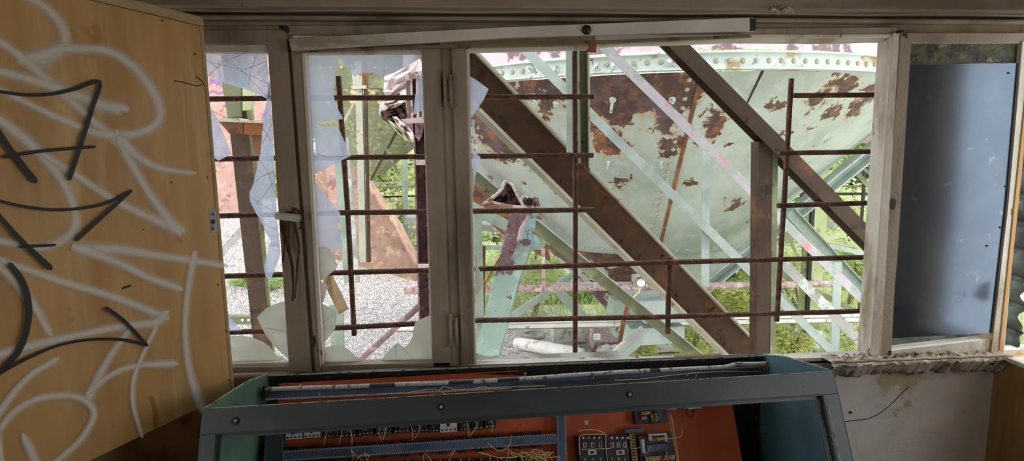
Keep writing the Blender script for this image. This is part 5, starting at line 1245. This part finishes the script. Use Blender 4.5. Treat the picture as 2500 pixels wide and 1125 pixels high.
bm = bmesh.new(); pxprism(bm, [(988,180),(1032,172),(1032,186),(990,193)], 3.24, .1); link('upper_cap', bm, 'torn_pale', rp)
for x in (1004, 1018):
    bm = bmesh.new(); pxprism(bm, [(x-3,190),(x+2,190),(x+4,290),(x-1,290)], 3.27, .05); link('stiffener', bm, 'torn_pale', rp)
tc_ = thing('torn_duct', 'ragged torn grey-white sheet duct with a rusty mouth, upper right of second window', 'torn duct', at(970, 260, 4.2))
crumple('duct_sheet', [(938,188),(1000,160),(1040,130),(1045,200),(1000,210),(975,225),(945,240),(936,225)], 4.3, 'torn_pale', .008, .06, tc_)
crumple('duct_sheet', [(925,252),(960,244),(992,228),(994,248),(965,262),(940,272),(926,282)], 4.15, 'torn_pale', .008, .05, tc_)
crumple('rust_mouth', [(930,274),(944,262),(965,256),(990,248),(994,286),(975,296),(950,300),(936,290)], 4.2, 'torn', .008, .08, tc_)
crumple('torn_flap', [(958,286),(968,284),(990,306),(1012,330),(1016,350),(996,340),(975,312)], 4.1, 'torn_pale', .008, .05, tc_)
crumple('torn_flap', [(948,292),(960,300),(985,325),(1004,345),(990,342),(965,318)], 4.12, 'olive_light', .008, .04, tc_)
beam('steel_pipe', 'rusty grey pipe propped diagonally over the gravel', 'pipe', (876,882), (1026,745), 3.9, 3.5, 14, 'round', 0, 0, 'rust_purple', (2.2,.0))
beam('drilled_angle', 'dark angle iron with drilled holes low outside the far left pane', 'steel angle', (440,780), (660,783), 3.6, 3.6, 20, 'L', .05, .006, 'olive', (.3,.2))
beam('brace', 'grey flat brace rising right outside the far left pane', 'steel brace', (500,660), (592,560), 5.0, 5.0, 18, 'L', .05, .006, 'grey_steel', (.3,0))
bm = bmesh.new()
for x in (592, 607): disc(bm, at(x, 781, 3.59), V((0,-1,0)), .008, .004, 12)
tag(link('drill_holes', bm, 'white_pipe'), 'pair of bright round holes in the dark angle iron', 'holes')

# =================================================================== VEGETATION
def leaf_mesh(n, rad, size, seed, flat=1.0, clumps=14):
    rnd = random.Random(seed); bm = bmesh.new()
    cl = []
    for _ in range(clumps):
        while True:
            p = V((rnd.uniform(-1,1), rnd.uniform(-1,1), rnd.uniform(-1,1)))
            if p.length < 1: break
        cl.append((p*.78, rnd.uniform(.25,.5)))
    for _ in range(n):
        c, r = rnd.choice(cl); d = V((rnd.gauss(0,1), rnd.gauss(0,1), rnd.gauss(0,1))).normalized()*r*rnd.uniform(.5,1)
        p = (c + d)*rad; p.z *= flat
        s = size*rnd.uniform(.6,1.3); a = V((rnd.gauss(0,1), rnd.gauss(0,1), rnd.gauss(0,.6))).normalized(); b = a.cross(V((rnd.gauss(0,1), rnd.gauss(0,1), rnd.gauss(0,1)))).normalized(); nn_ = a.cross(b)
        v0 = bm.verts.new(p - a*s*.5); v1 = bm.verts.new(p + b*s*.3 + nn_*s*.08); v2 = bm.verts.new(p + a*s*.55 - nn_*s*.05); v3 = bm.verts.new(p - b*s*.3 + nn_*s*.08); 
        bm.faces.new((v0, v1, v2)); bm.faces.new((v0, v2, v3))
    me = bpy.data.meshes.new('foliage'); bm.to_mesh(me); bm.free(); return me
L1 = leaf_mesh(5200, 1.0, .085, 1); L2 = leaf_mesh(4200, 1.0, .10, 2); L3 = leaf_mesh(2600, 1.0, .13, 3)
L1.materials.append(M['leaf']); L2.materials.append(M['leaf_dark']); L3.materials.append(M['leaf_yellow'])
L4 = L1.copy(); L4.materials.clear(); L4.materials.append(M['leaf_dark'])
def plant(name, label, cat, pos, sc, me, trunk=True, group=None):
    t = thing(name, label, cat, V((pos[0], pos[1], GZ)), group)
    o = bpy.data.objects.new('foliage', me); C.objects.link(o); o.parent = t
    o.location = (0, 0, pos[2] - GZ); o.scale = sc; o.rotation_euler = (0, 0, random.uniform(0, 6)); o['kind'] = 'stuff'
    if trunk:
        bm = bmesh.new(); b = V((pos[0], pos[1], GZ-.05)); top = V((pos[0], pos[1], pos[2]))
        tube(bm, smoothpath([b, b.lerp(top, .4)+V((.08,0,0)), top]), [max(.02, sc[0]*.05)]*13, 8)
        for k in range(5):
            d = V((random.uniform(-1,1), random.uniform(-1,1), random.uniform(.2,1)))*sc[0]*.6; tube(bm, [b.lerp(top, .7), top + d], .015*max(1, sc[0]), 6)
        link('stem', bm, 'bark', t, True)
    return t
TG = 'leafy trees far behind the hopper framework'
for x, y, z, s, me in ((-5.2,17,1.2,2.2,L1), (-1.6,16.5,1.0,2.4,L1), (.8,17.5,1.0,2.4,L2), (3.4,18,.8,2.3,L1), (6,17,1.0,2.5,L4), (8.6,16,1.2,2.5,L1), (11.4,16,1.3,2.6,L2), (14,15,1.2,2.6,L1), (-3.6,19,4.0,2.6,L1), (9.8,19,4.2,2.9,L1), (13.5,18,4.2,3.0,L4), (-.2,15,-.1,1.2,L1)):
    plant('tree', 'bright leafy tree far behind the framework, seen between the beams', 'tree', (x, y, z), (s, s, s*.9), me, True, TG)
def bush_px(x, y, Y, s, me, lab, sz=.7):
    p = at(x, y, Y); return plant('bush', lab, 'bush', (p.x, p.y, p.z), (s, s*.8, s*sz), me, True)
bush_px(1235, 650, 10.8, .95, L1, 'sunlit green bush left of the mint leaning column and behind it')
bush_px(1345, 690, 11.2, .9, L1, 'sunlit green bush right of the mint leaning column under the thick pink pipe')
bush_px(1300, 650, 9.8, .9, L1, 'tall light green bush under the left side of the hopper')
bush_px(1420, 715, 11.0, .7, L4, 'dark green low bush beneath the rusty lower cone')
bush_px(1560, 848, 6.6, .25, L3, 'small yellowing sapling beside the lower mint plate')
bush_px(1690, 735, 8.8, .6, L3, 'yellowing bush between the broad brown beam and the brown post')
bush_px(1790, 660, 9.5, .8, L4, 'dark green bush right of the hopper foot')
bush_px(1800, 730, 8.0, .55, L3, 'yellow tinged bush left of the brown post')
bush_px(1935, 650, 8.2, .8, L1, 'green bush just right of the brown post')
bush_px(1960, 740, 7.4, .5, L1, 'green low bush behind the channel rail, right of the brown post')
bush_px(2100, 620, 8.6, .9, L1, 'light green bush behind the right hand braces')
bush_px(2090, 500, 10, 1.1, L1, 'tall light green bush in the upper right gap of the framework')
bush_px(1930, 830, 6.4, .42, L3, 'leafy yellowing bush low in front beside the brown post')
bush_px(2070, 815, 6.6, .42, L1, 'fresh green bush low by the right end of the window')
bush_px(1700, 842, 6.2, .3, L3, 'small leafy bush low between the console and broad brown beam')
bush_px(970, 520, 14.0, 1.3, L1, 'light green bush behind the railings of the second window')
bush_px(960, 400, 15.5, 1.8, L1, 'tall yellow-green bush under the olive hopper')
def weed(x, y, s, lab):
    rr = ray(x, y); t = 4
    while t < 20:
        p = EYE + rr*t
        if p.z <= gz(p.x, p.y): break
        t += .02
    w_ = plant('weed', lab, 'plant', (p.x, p.y, p.z + s*.3), (s, s, s*.5), L4, False); return w_
weed(590, 695, .30, 'small green weed in the gravel left of the olive leaning column')
weed(672, 700, .42, 'small green weed in the gravel right of the olive leaning column')
# grass under the bushes
bm = bmesh.new(); rg_ = random.Random(5)
for _ in range(9000):
    x = rg_.uniform(.2, 9.5); y = rg_.uniform(6.9, 12.5)
    h_ = rg_.uniform(.12,.34); a = rg_.uniform(0, 6.28); d = V((math.cos(a), math.sin(a), 0)); l_ = V((rg_.gauss(0,.35), rg_.gauss(0,.35), 1))*h_
    if x < 2.9 and y < 9.4: continue
    b = V((x, y, GZ-.02)); v0 = bm.verts.new(b - d*.008); v1 = bm.verts.new(b + d*.008); v2 = bm.verts.new(b + l_*.6 + d*.006); v3 = bm.verts.new(b + l_)
    bm.faces.new((v0, v1, v2)); bm.faces.new((v0, v2, v3))
tag(link('grass', bm, 'grass'), 'rough green grass under the hopper and bushes', 'grass', None, 'stuff')

# =================================================================== LIGHT
W = bpy.data.worlds.new('overcast_sky'); S.world = W; W.use_nodes = True
nt = W.node_tree; bg = nt.nodes['Background']; N = nt.nodes.new; L = nt.links.new
tc = N('ShaderNodeTexCoord'); sx = N('ShaderNodeSeparateXYZ'); L(tc.outputs['Generated'], sx.inputs[0])
cr = N('ShaderNodeValToRGB'); L(sx.outputs['Z'], cr.inputs['Fac'])
e = cr.color_ramp.elements; e[0].position = 0; e[0].color = (1.0, 1.0, 1.0, 1); e[1].position = .7; e[1].color = (.86, .93, 1.0, 1)
L(cr.outputs['Color'], bg.inputs['Color']); bg.inputs['Strength'].default_value = 1.95
sd_ = bpy.data.lights.new('sun', 'SUN'); so = bpy.data.objects.new('sun', sd_); C.objects.link(so)
sd_.energy = 1.3; sd_.angle = math.radians(25); sd_.color = (1, .96, .9)
so.rotation_euler = V((-.55, .1, -.85)).to_track_quat('-Z', 'Y').to_euler()
S.view_settings.view_transform = 'Standard'; S.view_settings.look = 'None'; S.view_settings.gamma = 1; S.view_settings.use_curve_mapping = False
S.view_settings.exposure = .45
S.cycles.max_bounces = 10; S.cycles.diffuse_bounces = 6; S.cycles.transparent_max_bounces = 24
S.cycles.use_denoising = True
S.cycles.sample_clamp_indirect = 6
